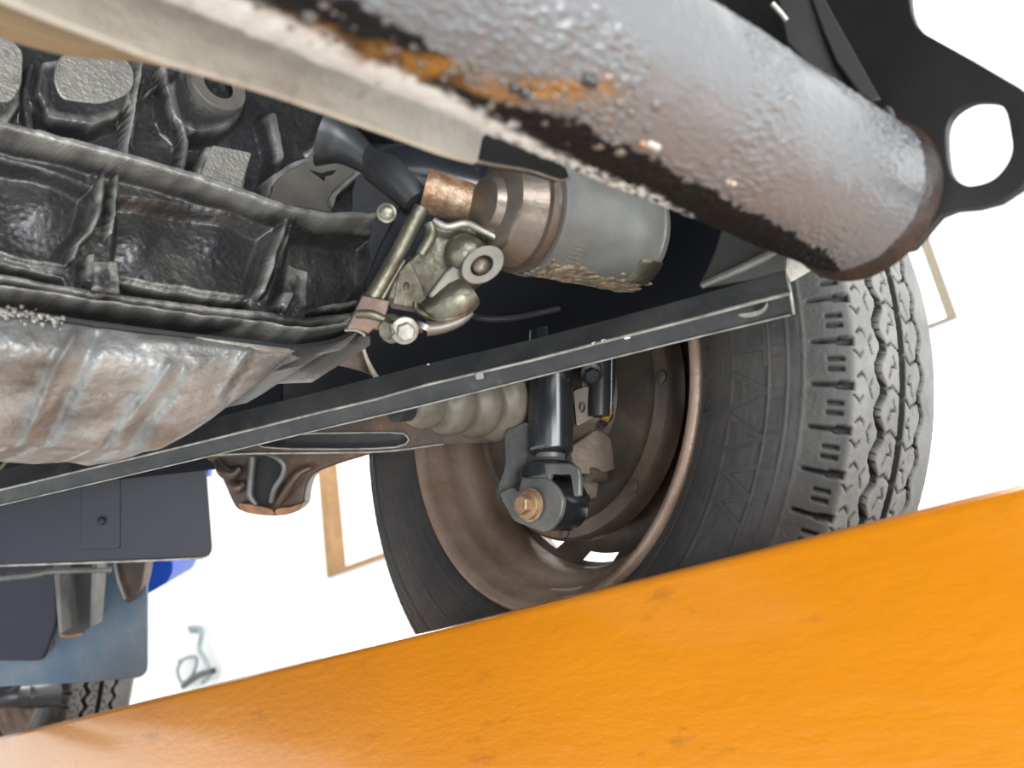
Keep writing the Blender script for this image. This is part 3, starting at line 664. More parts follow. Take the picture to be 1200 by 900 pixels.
brk = thing('tab_bracket', 'brown ridged steel tab at the pan corner', 'bracket', P(430, 368, .46))
slab('tab', [(424, 345), (458, 352), (452, 372), (446, 388), (438, 386), (432, 392), (426, 389), (405, 386), (414, 366)], gp(430, 368, .452, .01), .004, M['rustarm'], brk, bevel=.001)
pipe('ridge', [(418, 368, .450, .0022), (434, 368, .450, .0024), (450, 374, .452, .0022)], M['alu'], brk, n=10)
pipe('torn_edge', [(404, 387, .450, .0008), (416, 387, .450, .0008), (424, 390, .450, .0008), (428, 394, .450, .0008)], M['edge'], brk, n=8)
# pipe assembly above the pump
cp_ = thing('coolant_pipe', 'rust-stained dark pipe leading into the filter head', 'pipe', P(530, 220, .49))
pipe('rusty_sleeve', [(497, 222, .480, .0125), (545, 236, .484, .0130), (596, 252, .490, .0135)], M['rustpipe'], cp_, n=40, label='orange rusty pipe sleeve')
pipe('upper_pipe', [(440, 192, .50, .012), (480, 205, .492, .017), (530, 218, .49, .0155), (590, 232, .492, .015)], M['shock'], cp_, n=40)
pipe('elbow', [(420, 178, .50, .006), (445, 192, .492, .009), (463, 205, .486, .012), (478, 222, .482, .011), (490, 238, .478, .008)], M['darkpart'], cp_, n=32)
pipe('side_arm', [(380, 160, .50, .018), (405, 170, .50, .012), (440, 195, .495, .007), (452, 200, .492, .006)], M['darkpart'], cp_, n=24)
pipe('hose_end', [(448, 165, .50, .010), (470, 150, .51, .012), (500, 140, .53, .013)], M['shock'], cp_, n=24)
# ================================================================== BRACE BAR
bar = thing('brace_bar', 'long black angle-section brace bar running across the frame', 'brace', P(560, 440, .52))
def bd(x): return .42+(925-x)/985*.235*(1+(925-x)/985*.12)
xs = [-320, -80, 0, 100, 235, 380, 440, 500, 620, 713, 800, 883, 926]
fy = np.interp(xs, [-320, -80, 0, 235, 380, 440, 500, 620, 713, 800, 883, 926], [650, 592, 573, 517, 481, 467, 450, 422, 398, 376, 354, 343])
ty = np.interp(xs, [-320, -80, 0, 300, 448, 540, 633, 780, 900, 926], [628, 570, 551, 478, 440, 416, 396, 357, 323, 318])
by = np.interp(xs, [-320, -80, 0, 235, 380, 480, 620, 780, 930], [669, 611, 592, 537, 502, 479, 444, 404, 368])
def strip3(nm, ya, yb, da, db, th, m, holes=None):
    n = len(xs); A_ = [P(x-(6 if (nm == 'upper_flange' and i == n-1) else 0), y, bd(x)+da) for i, (x, y) in enumerate(zip(xs, ya))]; B_ = [P(x+(4 if (nm == 'lower_flange' and i == n-1) else 0), y, bd(x)+db) for i, (x, y) in enumerate(zip(xs, yb))]
    nr = (A_[-1]-A_[0]).cross(B_[0]-A_[0]).normalized()
    if nr.dot(cF) < 0: nr = -nr
    me = grid_mesh(np.array([[list(a), list(b), list(b+nr*th), list(a+nr*th)] for a, b in zip(A_, B_)]), close_v=True)
    bm = bmesh.new(); bm.from_mesh(me); bmesh.ops.holes_fill(bm, edges=[e for e in bm.edges if e.is_boundary], sides=0); bmesh.ops.recalc_face_normals(bm, faces=bm.faces); bm.to_mesh(me); bm.free()
    o = link(nm, me, m, bar); o.data.set_sharp_from_angle(angle=math.radians(30)); return o
strip3('upper_flange', ty, fy, .012, 0, .003, M['bar']); strip3('lower_flange', fy, by, 0, .006, .003, M['bar'])
pipe('folded_edge', [(x, y+1, bd(x)-.0002, .0010) for x, y in zip(xs, fy)], M['edge'], bar, n=8, k=2)  # highlight along the fold, drawn as a pale thread
pipe('lower_edge', [(x, y, bd(x)+.0052, .0006) for x, y in zip(xs, by)], M['edge'], bar, n=8, k=2)  # light caught by the bottom edge, drawn the same way
pl_s = plane3((860, 360, bd(860)+.0010), (926, 343, bd(926)-.0010), (900, 375, bd(900)+.0050))
slab('slot_hole', circ(882, 362, 17, 6.5, 28, rot=-.22), pl_s, .0004, M['hole'], bar, bevel=0)
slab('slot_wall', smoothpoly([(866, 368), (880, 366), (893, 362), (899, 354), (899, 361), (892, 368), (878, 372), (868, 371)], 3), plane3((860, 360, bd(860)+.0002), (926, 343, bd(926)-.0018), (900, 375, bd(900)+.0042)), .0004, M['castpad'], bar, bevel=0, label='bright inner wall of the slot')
pipe('end_edge', [(921, 320, bd(921)+.011, .0007), (926, 343, bd(926)-.0005, .0008), (930, 368, bd(930)+.005, .0007)], M['edge'], bar, n=8, k=2)
slab('clip', [(555, 437), (566, 434), (568, 444), (558, 446)], gp(561, 440, bd(561)-.002), .003, M['greysteel'], bar)
for x, y in ((502, 427), (697, 402), (708, 399), (735, 396)): slab('paint_chip', circ(x, y, 4 if x > 600 else 1.5, 1.3, 8, rot=-.2), gp(x, y, bd(x)-.0008), .002, M['edge'], bar, bevel=0)
# gusset next to the bar end
gs = thing('corner_gusset', 'grey folded triangular gusset between crossmember tube and brace bar', 'bracket', P(880, 300, .43))
slab('gusset_web', smoothpoly([(848, 235), (846, 262), (840, 287), (830, 312), (818, 336)], 4, False)+[(916, 293), (925, 285), (930, 240), (880, 225)], gp(870, 300, .430, -.012, -.012), .003, M['gusset'], gs)
slab('gusset_fold', [(818, 336), (916, 293), (922, 300), (921, 319), (880, 330), (830, 338)], gp(870, 320, .4265, -.012, .02), .003, M['gusset'], gs, bevel=.0015)
slab('gusset_tip', [(916, 293), (927, 297), (961, 311), (926, 331), (921, 319)], gp(930, 312, .423, -.012), .0025, M['strip'], gs)
pipe('gusset_crease_highlight', [(822, 335, .4305, .0016), (870, 314, .4245, .0022), (916, 292, .4185, .0022)], M['greysteel'], gs, n=12)  # crease highlight modelled as a paler bead
# ================================================================== CROSSMEMBER TUBE
TD = ray(1960, 735).normalized(); TE = P(995, 228, .36)+TD*.003; TR = .0330
tub = thing('crossmember_tube', 'thick grey-black crossmember tube with tarry shaded band, rust patch and droplets', 'tube', TE)
tc_ = (CO-TE)-TD*((CO-TE).dot(TD)); tc_ = tc_.normalized(); tu_ = TD.cross(tc_)
if tu_.dot(cU) < 0: tu_ = -tu_
def ontube(s, a, rr=TR):
    c = TE-TD*s; return c+(tc_*math.cos(a)+tu_*math.sin(a))*rr
def proj(p):
    q = p-CO; z = q.dot(cF); return 600+FPX*q.dot(cR)/z, 450-FPX*q.dot(cU)/z, z
def tube_main():
    n, m_ = 560, 520; s = np.linspace(0, .46, n); a = np.linspace(-PI, PI, m_, endpoint=False); Sg, Ag = np.meshgrid(s, a, indexing='ij')
    x = Sg*1000; y = Ag/(2*PI)*220
    dd = .0005*(vn(x*.12, y*.12, 21)-.5)
    pitz = sstep(.35, .7, vn(x*.03+5, y*.03, 22))
    dd += pitz*.0006*sstep(.45, .75, vn(x*.55, y*.8, 23))+.00035*vn(x*.9, y*.9, 24)
    # pixel position in the photo of every point: only used to place the stains where they sit on the tube
    Cc = np.array(TE)-Sg[..., None]*np.array(TD); nr = np.cos(Ag)[..., None]*np.array(tc_)+np.sin(Ag)[..., None]*np.array(tu_)
    Pt = Cc+nr*(TR+dd)[..., None]
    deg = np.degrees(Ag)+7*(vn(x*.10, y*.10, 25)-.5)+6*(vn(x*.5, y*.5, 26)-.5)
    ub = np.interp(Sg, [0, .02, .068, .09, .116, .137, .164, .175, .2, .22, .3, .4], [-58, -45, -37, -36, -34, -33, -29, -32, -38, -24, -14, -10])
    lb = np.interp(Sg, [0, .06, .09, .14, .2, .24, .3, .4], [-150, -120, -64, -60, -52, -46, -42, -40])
    tar_shade = sstep(1.5, -1.5, deg-ub)*sstep(-150, -140, deg)  # tar coat, with shading of the tube's underside painted into it
    dust = sstep(4, -4, deg-lb)*sstep(.065, .10, Sg)*sstep(.25, .55, vn(x*.45, y*.45, 28)+.35*sstep(.12, .2, Sg))  # dust; its near-white tone also carries the sparkle of the lower edge
    rc = np.interp(Sg, [.14, .165, .187, .212, .225, .25, .3], [-15, -15, -27, -40, -44, -47, -48])
    rust = np.exp(-((deg-rc)/8.5)**4)*sstep(.152, .162, Sg+.01*(vn(x*.2, y*.2, 33)-.5))*sstep(.262, .235, Sg)*(.35+.65*sstep(.3, .55, vn(x*.14, y*.10, 29)))
    rust = np.clip(rust, 0, 1)
    Pt += nr*(tar_shade*.0006*vn(x*.25, y*.25, 30))[..., None]
    me = grid_mesh(Pt, close_v=True)
    at = me.color_attributes.new('stain', 'FLOAT_COLOR', 'POINT')
    colr = np.stack([tar_shade, dust, rust, np.ones_like(tar_shade)], -1).astype(np.float32); at.data.foreach_set('color', colr.ravel())
    return me
m = mat('tube_paint', (.16, .16, .165), metal=.25, rough=.3, bump=.0004, bscale=260, coat=.4)
nt = m.node_tree; N = nt.nodes; L = nt.links; b = N['Principled BSDF']
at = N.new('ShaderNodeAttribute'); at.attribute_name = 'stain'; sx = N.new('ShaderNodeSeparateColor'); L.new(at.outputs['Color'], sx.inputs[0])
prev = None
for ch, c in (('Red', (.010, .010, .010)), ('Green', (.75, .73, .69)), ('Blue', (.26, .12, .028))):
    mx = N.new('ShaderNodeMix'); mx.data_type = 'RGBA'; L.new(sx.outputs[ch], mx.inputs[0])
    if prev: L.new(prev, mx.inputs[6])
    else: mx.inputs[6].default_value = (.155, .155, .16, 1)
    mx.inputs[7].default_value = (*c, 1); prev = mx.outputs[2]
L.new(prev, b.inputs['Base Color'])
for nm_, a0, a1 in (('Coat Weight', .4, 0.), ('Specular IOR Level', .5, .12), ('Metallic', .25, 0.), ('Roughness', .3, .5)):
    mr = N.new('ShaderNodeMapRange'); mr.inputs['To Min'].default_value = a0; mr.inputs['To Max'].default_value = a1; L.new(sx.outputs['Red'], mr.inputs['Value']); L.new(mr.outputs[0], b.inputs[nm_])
M['tube'] = m
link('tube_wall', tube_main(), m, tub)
lathe('weld_bead', TE, TD, [(-.005, TR*.98), (-.003, TR*1.02), (.000, TR*1.04), (.003, TR*1.07), (.0055, TR*1.08), (.0065, TR*.9)], M['weld'], tub, n=120, label='brown weld around the tube end')
pipe('weld_run', [(1030, 118, .372, .0010), (1042, 130, .362, .0016), (1047, 148, .352, .0012)], M['edge'], tub, n=8)
# clumps and droplets stuck to the tube
bmd = bmesh.new()
for k in range(300):
    s = random.uniform(.14, .33); a = math.radians(random.gauss(float(np.interp(s, [.14, .2, .25, .33], [-25, -34, -33, -22])), 12)); rr = random.uniform(.0003, .0013)*(1 if random.random() < .85 else 1.5)
    if a > math.radians(25): continue
    mm = bmesh.ops.create_icosphere(bmd, subdivisions=2, radius=rr); c = ontube(s, a, TR+rr*.2); nr_ = (c-ontube(s, a, 0)).normalized(); sx1 = random.uniform(.8, 1.6)
    for v in mm['verts']: v.co = c+(v.co-nr_*v.co.dot(nr_)*.5)+TD*v.co.dot(TD)*(sx1-1)
me = bpy.data.meshes.new('d'); bmd.to_mesh(me); bmd.free(); M['drop'] = mat('oil_drops', (.10, .09, .075), rough=.12, spec=.9, coat=.6); link('droplets', me, M['drop'], tub, smooth=True, kind='stuff')
def blob(nm, px, py, rr, m, k=3, lab=None):
    # lump sitting where the photo's ray meets the tube
    best = min(((s, a) for s in np.linspace(0, .4, 160) for a in np.linspace(-1.55, 1.2, 90)), key=lambda q: (lambda p: (p[0]-px)**2+(p[1]-py)**2)(proj(ontube(q[0], q[1]))))
    bm = bmesh.new(); c = ontube(*best, TR); nr = (c-ontube(*best, 0)).normalized()
    for i in range(k):
        mm = bmesh.ops.create_icosphere(bm, subdivisions=2, radius=rr*random.uniform(.6, 1)); bmesh.ops.translate(bm, verts=mm['verts'], vec=c+TD*random.uniform(-rr, rr)*1.2+nr*rr*.1)
    me = bpy.data.meshes.new('d'); bm.to_mesh(me); bm.free(); return link(nm, me, m, tub, smooth=True, label=lab)
blob('tar_lump', 608, 105, .0024, M['shock']); blob('tar_lump', 690, 95, .0022, M['shock']); blob('tar_lump', 755, 170, .0018, M['rustpipe']); blob('tar_lump', 765, 172, .0018, M['edge']); blob('tar_lump', 857, 215, .0016, M['rustpipe'], 2)
# ------------------------------------------------------------------ end plate with tow hole
tp = thing('tow_plate', 'black flat end plate with rounded oval tow hole at the right', 'bracket', TE)
plT = (TE+TD*.006, -TD)
outer = [(820, -60), (1067, -60), (1066, 0), (1068, 14), (1073, 28), (1082, 38), (1140, 70), (1195, 102), (1212, 116), (1226, 140), (1228, 170), (1214, 200), (1196, 222), (1172, 238), (1146, 245), (1120, 247), (1102, 254), (1090, 268), (1070, 292), (1010, 306), (950, 300), (900, 240), (850, 120)]
hole = smoothpoly([(1109, 160), (1112, 143), (1121, 131), (1139, 121), (1158, 120), (1172, 123), (1179, 134), (1183, 155), (1185, 172), (1181, 188), (1165, 208), (1139, 217), (1121, 211), (1112, 195)], 3)
slab('end_plate', outer, plT, .004, M['plate'], tp, holes=[hole], bevel=.0008)
slab('stiffener', [(950, -30), (968, 0), (1033, 116), (1022, 119), (1008, 110), (980, 72), (966, 40), (940, -30)], gp(985, 50, .375, -.015, -.01), .004, M['gusset'], tp, bevel=.001)
slab('stiffener', [(905, -30), (950, -30), (968, 0), (985, 60), (1008, 112), (960, 90), (922, 48)], gp(950, 30, .385, -.01, -.01), .004, M['plate'], tp, bevel=.001)
pipe('stiffener_edge', [(905, 4, .38, .0012), (914, 14, .38, .0012), (922, 24, .38, .0012)], M['edge'], tp, n=8)
# ------------------------------------------------------------------ strip under the tube
stp = thing('flange_strip', 'long dusty steel strip welded along under the crossmember tube', 'bracket', P(350, 90, .28))
up = [(-200, -130), (-80, -70), (60, -60), (160, -30), (240, 2), (350, 52), (450, 100), (560, 148)]
lo = smoothpoly([(560, 190), (520, 179), (480, 164), (400, 136), (320, 108), (240, 84), (180, 66), (80, 28), (20, 4), (-80, -40), (-200, -90)], 3, False)
plS = plane3((560, 170, .33), (0, 0, .215), (560, 120, .335))
slab('strip', up+[(575, 152), (566, 162)]+lo, plS, .003, M['strip'], stp, bevel=.0005)
pipe('strip_edge', [(x, y, 0, 0) for x, y in []] or [(20, 4, .219, .0007), (180, 66, .250, .0007), (320, 108, .279, .0007), (480, 164, .313, .0007), (560, 189, .33, .0007), (620, 200, .345, .0006), (655, 211, .353, .0006), (668, 208, .356, .0006)], M['edge'], stp, n=8)
slab('strip_end_shadow', [(545, 150), (580, 150), (650, 184), (663, 196), (668, 209), (655, 211), (620, 200), (560, 190)], plane3((560, 170, .334), (0, 0, .219), (560, 120, .339)), .003, M['hole'], stp, bevel=.0004, label='black shaded end of the strip')  # black sheet in place of the shadowed hollow past the strip
tn = thing('tan_guard', 'tan smooth guard edge in the upper left corner above the block', 'guard', P(80, 30, .3))
slab('guard', smoothpoly([(-80, -30), (20, 0), (90, 25), (160, 48), (215, 70), (180, 62), (130, 58), (100, 55), (60, 46), (0, 28), (-80, 10)], 3), gp(80, 30, .27, .02), .012, M['tan'], tn, bevel=.003)
# ================================================================== BRAKE, KNUCKLE, SHOCK
bk = thing('brake_plate', 'dark round brake backing plate inside the wheel rim', 'brake', WHC-AX*.03)
def wp(off, r, deg): a = math.radians(deg); return WHC+AX*off+AV*(r*math.cos(a))+AW*(-r*math.sin(a))*-1
lathe('backing_plate', WHC, AX, [(-.010, .117), (-.022, .117), (-.026, .114), (-.028, .104), (-.024, .100), (-.022, .092), (-.022, .060), (-.040, .050), (-.046, .046), (-.046, .0)], M['brake'], bk, n=96)
for k in range(8):
    a = math.radians(k*45+12); c = WHC-AX*.027+(AV*math.cos(a)+AW*math.sin(a))*.109
    lathe('rivet', c, -AX, [(-.002, .0052), (.0012, .005), (.0020, .003), (.002, 0)], M['brake'], bk, n=16)
kn = thing('steering_knuckle', 'dark greasy steering knuckle beside the shock absorber', 'suspension part', P(700, 490, .66))
slab('knuckle_body', rounded([(660, 452), (695, 450), (702, 488), (715, 505), (760, 520), (745, 556), (715, 580), (690, 590), (660, 560)], 8), gp(700, 500, .665), .03, M['brake'], kn, bevel=.003)
slab('knuckle_ear', rounded([(672, 458), (690, 452), (697, 488), (676, 500)], 4), gp(685, 475, .650), .012, M['brake'], kn, bevel=.002, holes=[circ(682, 477, 3.8, 6.5, 14)])
slab('rust_ledge', smoothpoly([(668, 526), (684, 512), (700, 502), (716, 512), (728, 530), (742, 540), (728, 548), (700, 556), (675, 552)], 3), gp(710, 530, .655, .015, -.02), .012, M['brake'], kn, bevel=.002)
pipe('dark_strut', [(703, 420, .655, .0085), (702, 470, .650, .0085), (702, 488, .648, .0080)], M['darkpart'], kn, n=24)
pipe('brake_hose', [(716, 420, .66, .0035), (715, 480, .66, .0035), (709, 494, .655, .003), (704, 500, .65, .003)], M['shock'], kn, n=14)
pipe('grease_smear', [(714, 482, .6555, .0030), (709, 492, .651, .0032)], M['orangeleak'], kn, n=10, label='yellow-brown grease')
slab('caliper_block', rounded([(714, 425), (768, 405), (760, 470), (752, 520), (722, 526), (712, 505)], 8), gp(740, 470, .675), .02, M['under'], kn, bevel=.004)
slab('caliper_ear', rounded([(706, 520), (722, 512), (752, 522), (745, 535), (716, 532), (706, 545)], 4), gp(730, 525, .668), .01, M['darkpart'], kn, bevel=.002)
lathe('stud', P(693, 556, .650), -AX, [(-.012, .0060), (.002, .0058), (.003, .004), (.003, 0)], M['brake'], kn, n=20)
lathe('stud', P(748, 436, .690), -AX, [(-.012, .0060), (.002, .0058), (.003, .004), (.003, 0)], M['brake'], kn, n=20)
hexbolt('knuckle_nut', P(693, 437, .642), -cF-cU*.4, .006, .008, M['darkpart'], kn)
sh = thing('shock_absorber', 'glossy black shock absorber with rusty lower bolt, before the wheel', 'shock absorber', P(640, 590, .62))
sA = P(645, 420, .640); sB = P(645, 533, .620); sx_ = (sB-sA).normalized(); SL = (sB-sA).length; rs = .0168
lathe('damper_body', sA, sx_, [(-.02, rs), (SL-.004, rs), (SL-.0022, rs*.97), (SL-.0005, rs*.84), (SL, rs*.70)], M['shock'], sh, n=64)
lathe('neck', sB, sx_, [(-.002, rs*.66), (.003, rs*.62), (.0045, rs*.70), (.006, rs*.72), (.0075, rs*.60), (.010, rs*.60)], M['greysteel'], sh, n=48)
exx = Vector((1, 0, 0))
eye = P(640, 590, .612)
lathe('bushing', eye, exx, [(-.004, .0), (-.004, .0185), (-.003, .0193), (.024, .0193), (.0265, .018), (.0265, 0)], M['shock'], sh, n=56, label='black rubber bushing')
lathe('bushing_face', eye-exx*.0045, exx, [(0, .0), (0, .0150), (.001, .0158), (.002, .0158)], M['greysteel'], sh, n=40)
ys = rounded([(610, 556), (612, 547), (626, 543), (664, 543), (677, 548), (679, 560), (679, 582), (672, 582), (668, 556), (645, 556), (641, 572), (642, 592), (610, 592)], 3)
slab('yoke', ys, (P(625, 570, .600), -exx), .004, M['greysteel'], sh, bevel=.0012)
lathe('yoke_cap', P(644, 546, .616), sx_, [(-.003, .009), (-.0015, .018), (.002, .0215), (.010, .0218)], M['shock'], sh, n=40)
lp = [(584, 578), (600, 570), (608, 578), (611, 560), (640, 560), (652, 570), (660, 586), (657, 605), (646, 620), (638, 624), (622, 619), (601, 610), (594, 596)]
slab('mounting_ear', rounded(lp, 5), (P(620, 592, .598), -exx), .004, M['greysteel'], sh, bevel=.001)
pb = P(622, 592, .594)
lathe('washer', pb, -exx, [(0, .0118), (.0010, .0118), (.0014, .010), (.003, .0098), (.0034, .008)], M['rustbolt'], sh, n=32)
hexbolt('lower_bolt', pb-exx*.003, -exx, .0070, .0085, M['rustbolt'], sh, label='rusty hex bolt head')
lathe('bolt_tip', P(684, 584, .632), exx, [(-.004, .003), (.004, .003), (.005, .002)], M['shock'], sh, n=12)
lk = thing('lower_arm_bracket', 'black curved arm running down to the shock absorber bolt', 'suspension part', P(600, 545, .63))
slab('arm_plate', smoothpoly([(592, 508), (604, 500), (620, 496), (620, 530), (612, 556), (606, 574), (590, 584), (582, 586), (584, 570), (592, 545)], 3), gp(600, 540, .625), .006, M['arm'], lk, bevel=.0015)
# ------------------------------------------------------------------ drive shaft boot
bt = thing('drive_shaft_boot', 'dusty ribbed rubber boot under the brace bar, left of the shock', 'boot', P(560, 470, .64))
bA = P(478, 478, .575); bB = P(640, 464, .70); bx = (bB-bA).normalized(); BL = (bB-bA).length
pr = []
R0 = [.0155, .0225, .027, .0315, .0345, .037]
for k, rr in enumerate(R0):
    t0 = BL*(.03+k*.155)
    pr += [(t0, rr*.80), (t0+BL*.03, rr*.93), (t0+BL*.065, rr), (t0+BL*.10, rr*.98), (t0+BL*.14, rr*.83)]
lathe('boot', bA, bx, [(0, .010)]+pr+[(BL, .033)], M['boot'], bt, n=72, sharp=False)
lathe('boot_clamp', bA+bx*BL*.80, bx, [(0, .036), (.0005, .0378), (.005, .0378), (.0055, .036)], M['greysteel'], bt, n=72)
lathe('drive_shaft', bA-bx*.012, bx, [(0, .009), (.017, .009)], M['darkpart'], bt, n=24)
# ================================================================== REAR SIDE: arm, bracket, flaps, rear wheel
ca = thing('control_arm', 'dark stamped arm with a long oval slot below the brace bar', 'suspension part', P(420, 515, .74))
slot = smoothpoly([(308, 513), (346, 508.5), (420, 507), (466, 507), (477, 511), (478, 518), (464, 524), (420, 526), (340, 526), (300, 522)], 3)
slab('arm_web', [(225, 534), (250, 500), (400, 478), (500, 486), (560, 505), (600, 510), (596, 518), (507, 521), (478, 527), (430, 531), (330, 533), (244, 536)], gp(420, 515, .74), .010, M['rustarm'], ca, holes=[slot], bevel=.0015)
pipe('slot_lip', [(x, y, .738, .0009) for x, y in slot[::2]+slot[:1]], M['edge'], ca, n=8, k=1, label='bright highlighted slot lip')  # rim highlight drawn as a thin pale tube
pipe('arm_edge', [(232, 534, .738, .0013), (300, 531, .738, .0011), (430, 530, .738, .0010), (478, 526, .738, .0010), (520, 520, .738, .0010)], M['edge'], ca, n=8, k=2)  # highlight of the arm's lower edge, also a pale tube
slab('slot_backing', [(290, 503), (485, 503), (485, 529), (290, 529)], gp(420, 515, .765), .004, M['darkpart'], ca)
hb = thing('hanging_bracket', 'rust-brown cast hanger bracket with split lower lip against the white wall', 'bracket', P(310, 565, .82))
slab('hanger_body', smoothpoly([(240, 530), (252, 545), (264, 570), (272, 588), (280, 598), (300, 603), (322, 605), (342, 602), (355, 594), (357, 580), (361, 565), (368, 556), (382, 549), (405, 541), (434, 532), (434, 524), (330, 520)], 2), gp(310, 565, .83), .03, M['rustarm'], hb, bevel=.004)
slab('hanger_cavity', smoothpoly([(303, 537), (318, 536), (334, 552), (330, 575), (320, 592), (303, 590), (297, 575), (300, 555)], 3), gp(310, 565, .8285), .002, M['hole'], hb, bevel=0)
pipe('hanger_web', [(296, 535, .823, .0040), (294, 560, .823, .0040), (293, 580, .823, .0036), (300, 592, .823, .003)], M['greysteel'], hb, n=12)
pipe('curved_rib', [(300, 531, .82, .0022), (318, 533, .81, .0026), (332, 543, .81, .0028), (332, 556, .812, .0030), (322, 572, .815, .0030), (318, 588, .82, .0028)], M['greysteel'], hb, n=12)
pipe('curved_rib', [(364, 548, .82, .0040), (350, 555, .818, .0050), (338, 572, .818, .0052), (326, 590, .82, .004)], M['rustarm'], hb, n=14)
pipe('side_lobe', [(255, 540, .825, .004), (262, 552, .82, .006), (272, 556, .82, .006), (282, 548, .82, .004)], M['rustarm'], hb, n=14)
pipe('side_lobe', [(270, 565, .822, .005), (278, 572, .82, .006), (286, 566, .822, .004)], M['rustarm'], hb, n=14)
M['rustlip'] = mat('orange_rust_lip', (.36, .17, .07), rough=.5, col2=(.2, .1, .05), cscale=60, bump=.0005)
slab('lower_lip', smoothpoly([(279, 590), (298, 592), (318, 597), (319, 604), (300, 603), (284, 599)], 3), gp(300, 598, .816), .02, M['rustlip'], hb, bevel=.002)
slab('lower_lip', smoothpoly([(324, 596), (340, 594), (354, 590), (350, 598), (338, 602), (324, 604)], 3), gp(338, 598, .816), .02, M['rustlip'], hb, bevel=.002)
fp = thing('front_splash_panel', 'large dark navy splash panel with a rounded lower corner', 'splash panel', P(100, 600, 1.0))
slab('panel', rounded([(-420, 520, 0), (236, 515, 0), (242, 560, 0), (249, 654, 14), (-420, 676, 0)], 0), gp(100, 600, 1.0, .02), .006, M['flap'], fp, bevel=.0015)
slab('raised_patch', rounded([(95, 540, 0), (141, 538, 0), (141, 643, 4), (94, 645, 4)], 0), gp(100, 600, .998, .02), .003, M['flap'], fp, bevel=.0012)
lathe('rivet', P(118, 611, .996), -cF, [(-.002, .005), (.001, .004), (.002, 0)], M['flap'], fp, n=14)
pipe('panel_edge', [(-420, 676, .918, .0016), (100, 659.5, .998, .0016), (238, 654, 1.026, .0014)], M['edge'], fp, n=8, k=2)
rp = thing('rear_splash_panel', 'blue-grey splash panel hanging before the distant wheel', 'splash panel', P(80, 730, 1.28))
slab('panel', rounded([(-320, 640, 0), (172, 640, 0), (172, 794, 14), (100, 800, 0), (-320, 820, 0)], 0), gp(80, 730, 1.28), .006, M['rearflap'], rp, bevel=.0015, holes=[smoothpoly([(50, 772), (52, 750), (57, 738), (64, 752), (60, 762)], 3)])
cb = thing('channel_bracket', 'grey open channel bracket hanging in front of the rear splash panel', 'bracket', P(88, 700, 1.2))
slab('channel_back', [(64, 650), (110, 650), (107, 735), (100, 738), (96, 744), (70, 744)], gp(88, 700, 1.22), .004, M['plate'], cb)
slab('channel_side', [(61, 650), (69, 650), (72, 742), (69, 745)], gp(65, 700, 1.18), .03, M['greysteel'], cb, bevel=.001)
slab('channel_side', [(108, 650), (115, 650), (108, 735), (105, 735)], gp(110, 700, 1.18), .03, M['greysteel'], cb, bevel=.001)
pipe('torn_edge', [(70, 744, 1.18, .0018), (78, 746, 1.18, .002), (86, 745, 1.18, .002), (96, 743, 1.18, .0016)], M['rustlip'], cb, n=8)
slab('navy_cover', rounded([(-320, 655), (62, 655), (66, 730), (50, 775), (-320, 775)], 8), gp(20, 700, 1.24), .01, M['flap'], cb, bevel=.003)
pipe('cross_rod', [(-300, 700, 1.15, .005), (10, 676, 1.15, .005), (60, 670, 1.16, .004), (130, 668, 1.18, .004)], M['greysteel'], cb, n=12)
ra = thing('rusty_hanger', 'brown tapered hanger left of the blue container', 'bracket', P(152, 680, 1.3))
slab('hanger', smoothpoly([(136, 650), (168, 650), (167, 680), (160, 698), (150, 707), (144, 700), (138, 680)], 3), gp(150, 680, 1.26), .03, M['rustarm'], ra, bevel=.004)
pipe('hanger_rim', [(133, 655, 1.25, .003), (138, 680, 1.25, .003), (146, 702, 1.25, .003)], M['greysteel'], ra, n=10)
bl = thing('blue_container', 'bright blue plastic container behind the dark panel corner', 'container', P(185, 672, 1.55))
slab('tank', rounded([(160, 640, 0), (200, 645, 2), (203, 668, 6), (196, 683, 4), (182, 691, 4), (162, 702, 4)], 0), gp(185, 672, 1.5), .12, M['blue'], bl, bevel=.012)
slab('tank_tab', rounded([(236, 538), (246, 540), (243, 560), (238, 556)], 2), gp(240, 545, 1.5), .02, M['blue'], bl, bevel=.002)
rarm = thing('rear_axle_arm', 'dark pipe at the lower left, inboard of the far wheel', 'axle', P(10, 820, 1.3))
pipe('arm', [(-320, 848, 1.3, .016), (-20, 819, 1.3, .016), (30, 816, 1.32, .018), (60, 812, 1.36, .022)], M['darkpart'], rarm, n=24)
hq = P(184, 660, 1.6)
box('hanger_strap', (hq.x-.012, hq.y-.004, hq.z-.01), (hq.x+.012, hq.y+.004, H+.452), M['under'], bl)
pipe('lug', [(22, 800, 1.3, .006), (14, 808, 1.3, .007), (2, 808, 1.3, .006)], M['darkpart'], rarm, n=12)
q = P(117, 815, 1.50); rz = zdeck+.2745; rc = math.sqrt(.2742**2-(rz-q.z)**2)
print('rear tyre front point', q, 'centre', (q.x, q.y+rc, rz))
rw, rwp = place_wheel('wheel_assembly', 'small far tyre seen beneath the blue-grey splash panel', Vector((q.x, q.y+rc, rz)), .0, 0)
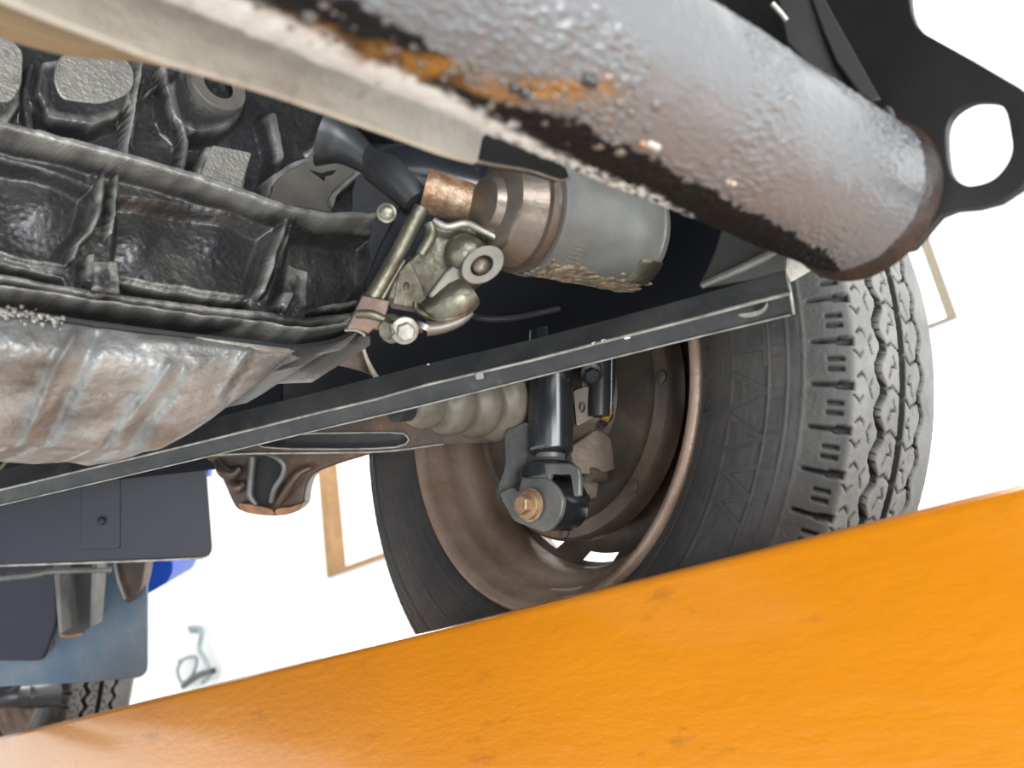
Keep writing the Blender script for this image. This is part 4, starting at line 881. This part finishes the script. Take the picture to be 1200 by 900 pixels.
# hose bundle on the wall
hs = thing('hose_bundle', 'loose grey hose bundle hanging on the white wall near the lift', 'hose', hit(228, 770, axplane(0, WX-.04)))
def wallpipe(nm, pts, rr, m): 
    sm = smoothpoly(pts, 5, False); link(nm, tube_mesh([(hit(x, y, axplane(0, WX-.06)), rr) for x, y in sm], 12), m, hs)
wallpipe('hose', [(222, 736), (236, 738), (234, 760), (242, 775), (246, 790), (238, 800)], .015, M['hose'])
wallpipe('hose', [(210, 775), (222, 770), (230, 772), (226, 790), (214, 800), (208, 786), (212, 776)], .012, M['hose'])
wallpipe('hose', [(215, 804), (232, 792), (244, 788), (250, 786)], .020, M['darkpart'])
box('wall_hook', (WX-.06, hs.location.y-.02, hs.location.z+.15), (WX, hs.location.y+.02, hs.location.z+.19), M['hose'], hs)

# ------------------------------------------------------------------ sub-parts under the parts they belong to
def nest(th, child, part):
    cs = [c for c in th.children if c.name.split('.')[0] == child]; ps = [c for c in th.children if c.name.split('.')[0] == part]
    for c in cs:
        if ps and c is not ps[0]: c.parent = ps[0]
for th, c, p in ((eng, 'casting_crack', 'mounting_pad'), (eng, 'bore', 'bolt_boss'), (filt, 'label_patch', 'canister'), (filt, 'embossed_dots', 'canister'), (filt, 'seam_ring', 'canister'), (filt, 'grime_flakes', 'canister'),
                 (pump, 'lug_bolt', 'bolt_lug'), (pump, 'elbow_rim', 'elbow'), (pump, 'tube_collar', 'drain_tube'), (pump, 'recess', 'pump_body'), (pump, 'cast_dome', 'pump_body'), (pump, 'cast_rib', 'pump_body'),
                 (bar, 'slot_hole', 'lower_flange'), (bar, 'slot_wall', 'lower_flange'), (bar, 'lower_edge', 'lower_flange'), (bar, 'paint_chip', 'upper_flange'), (bar, 'folded_edge', 'upper_flange'),
                 (sh, 'bushing_face', 'bushing'), (sh, 'lower_bolt', 'washer'), (ca, 'slot_lip', 'arm_web'), (ca, 'arm_edge', 'arm_web'), (fp, 'rivet', 'raised_patch'), (bk, 'rivet', 'backing_plate'),
                 (brk, 'ridge', 'tab'), (brk, 'torn_edge', 'tab'), (hb, 'curved_rib', 'hanger_body'), (hb, 'side_lobe', 'hanger_body'), (stp, 'strip_edge', 'strip'), (wh, 'lettering', 'sidewall'), (bt, 'boot_clamp', 'boot')):
    nest(th, c, p)
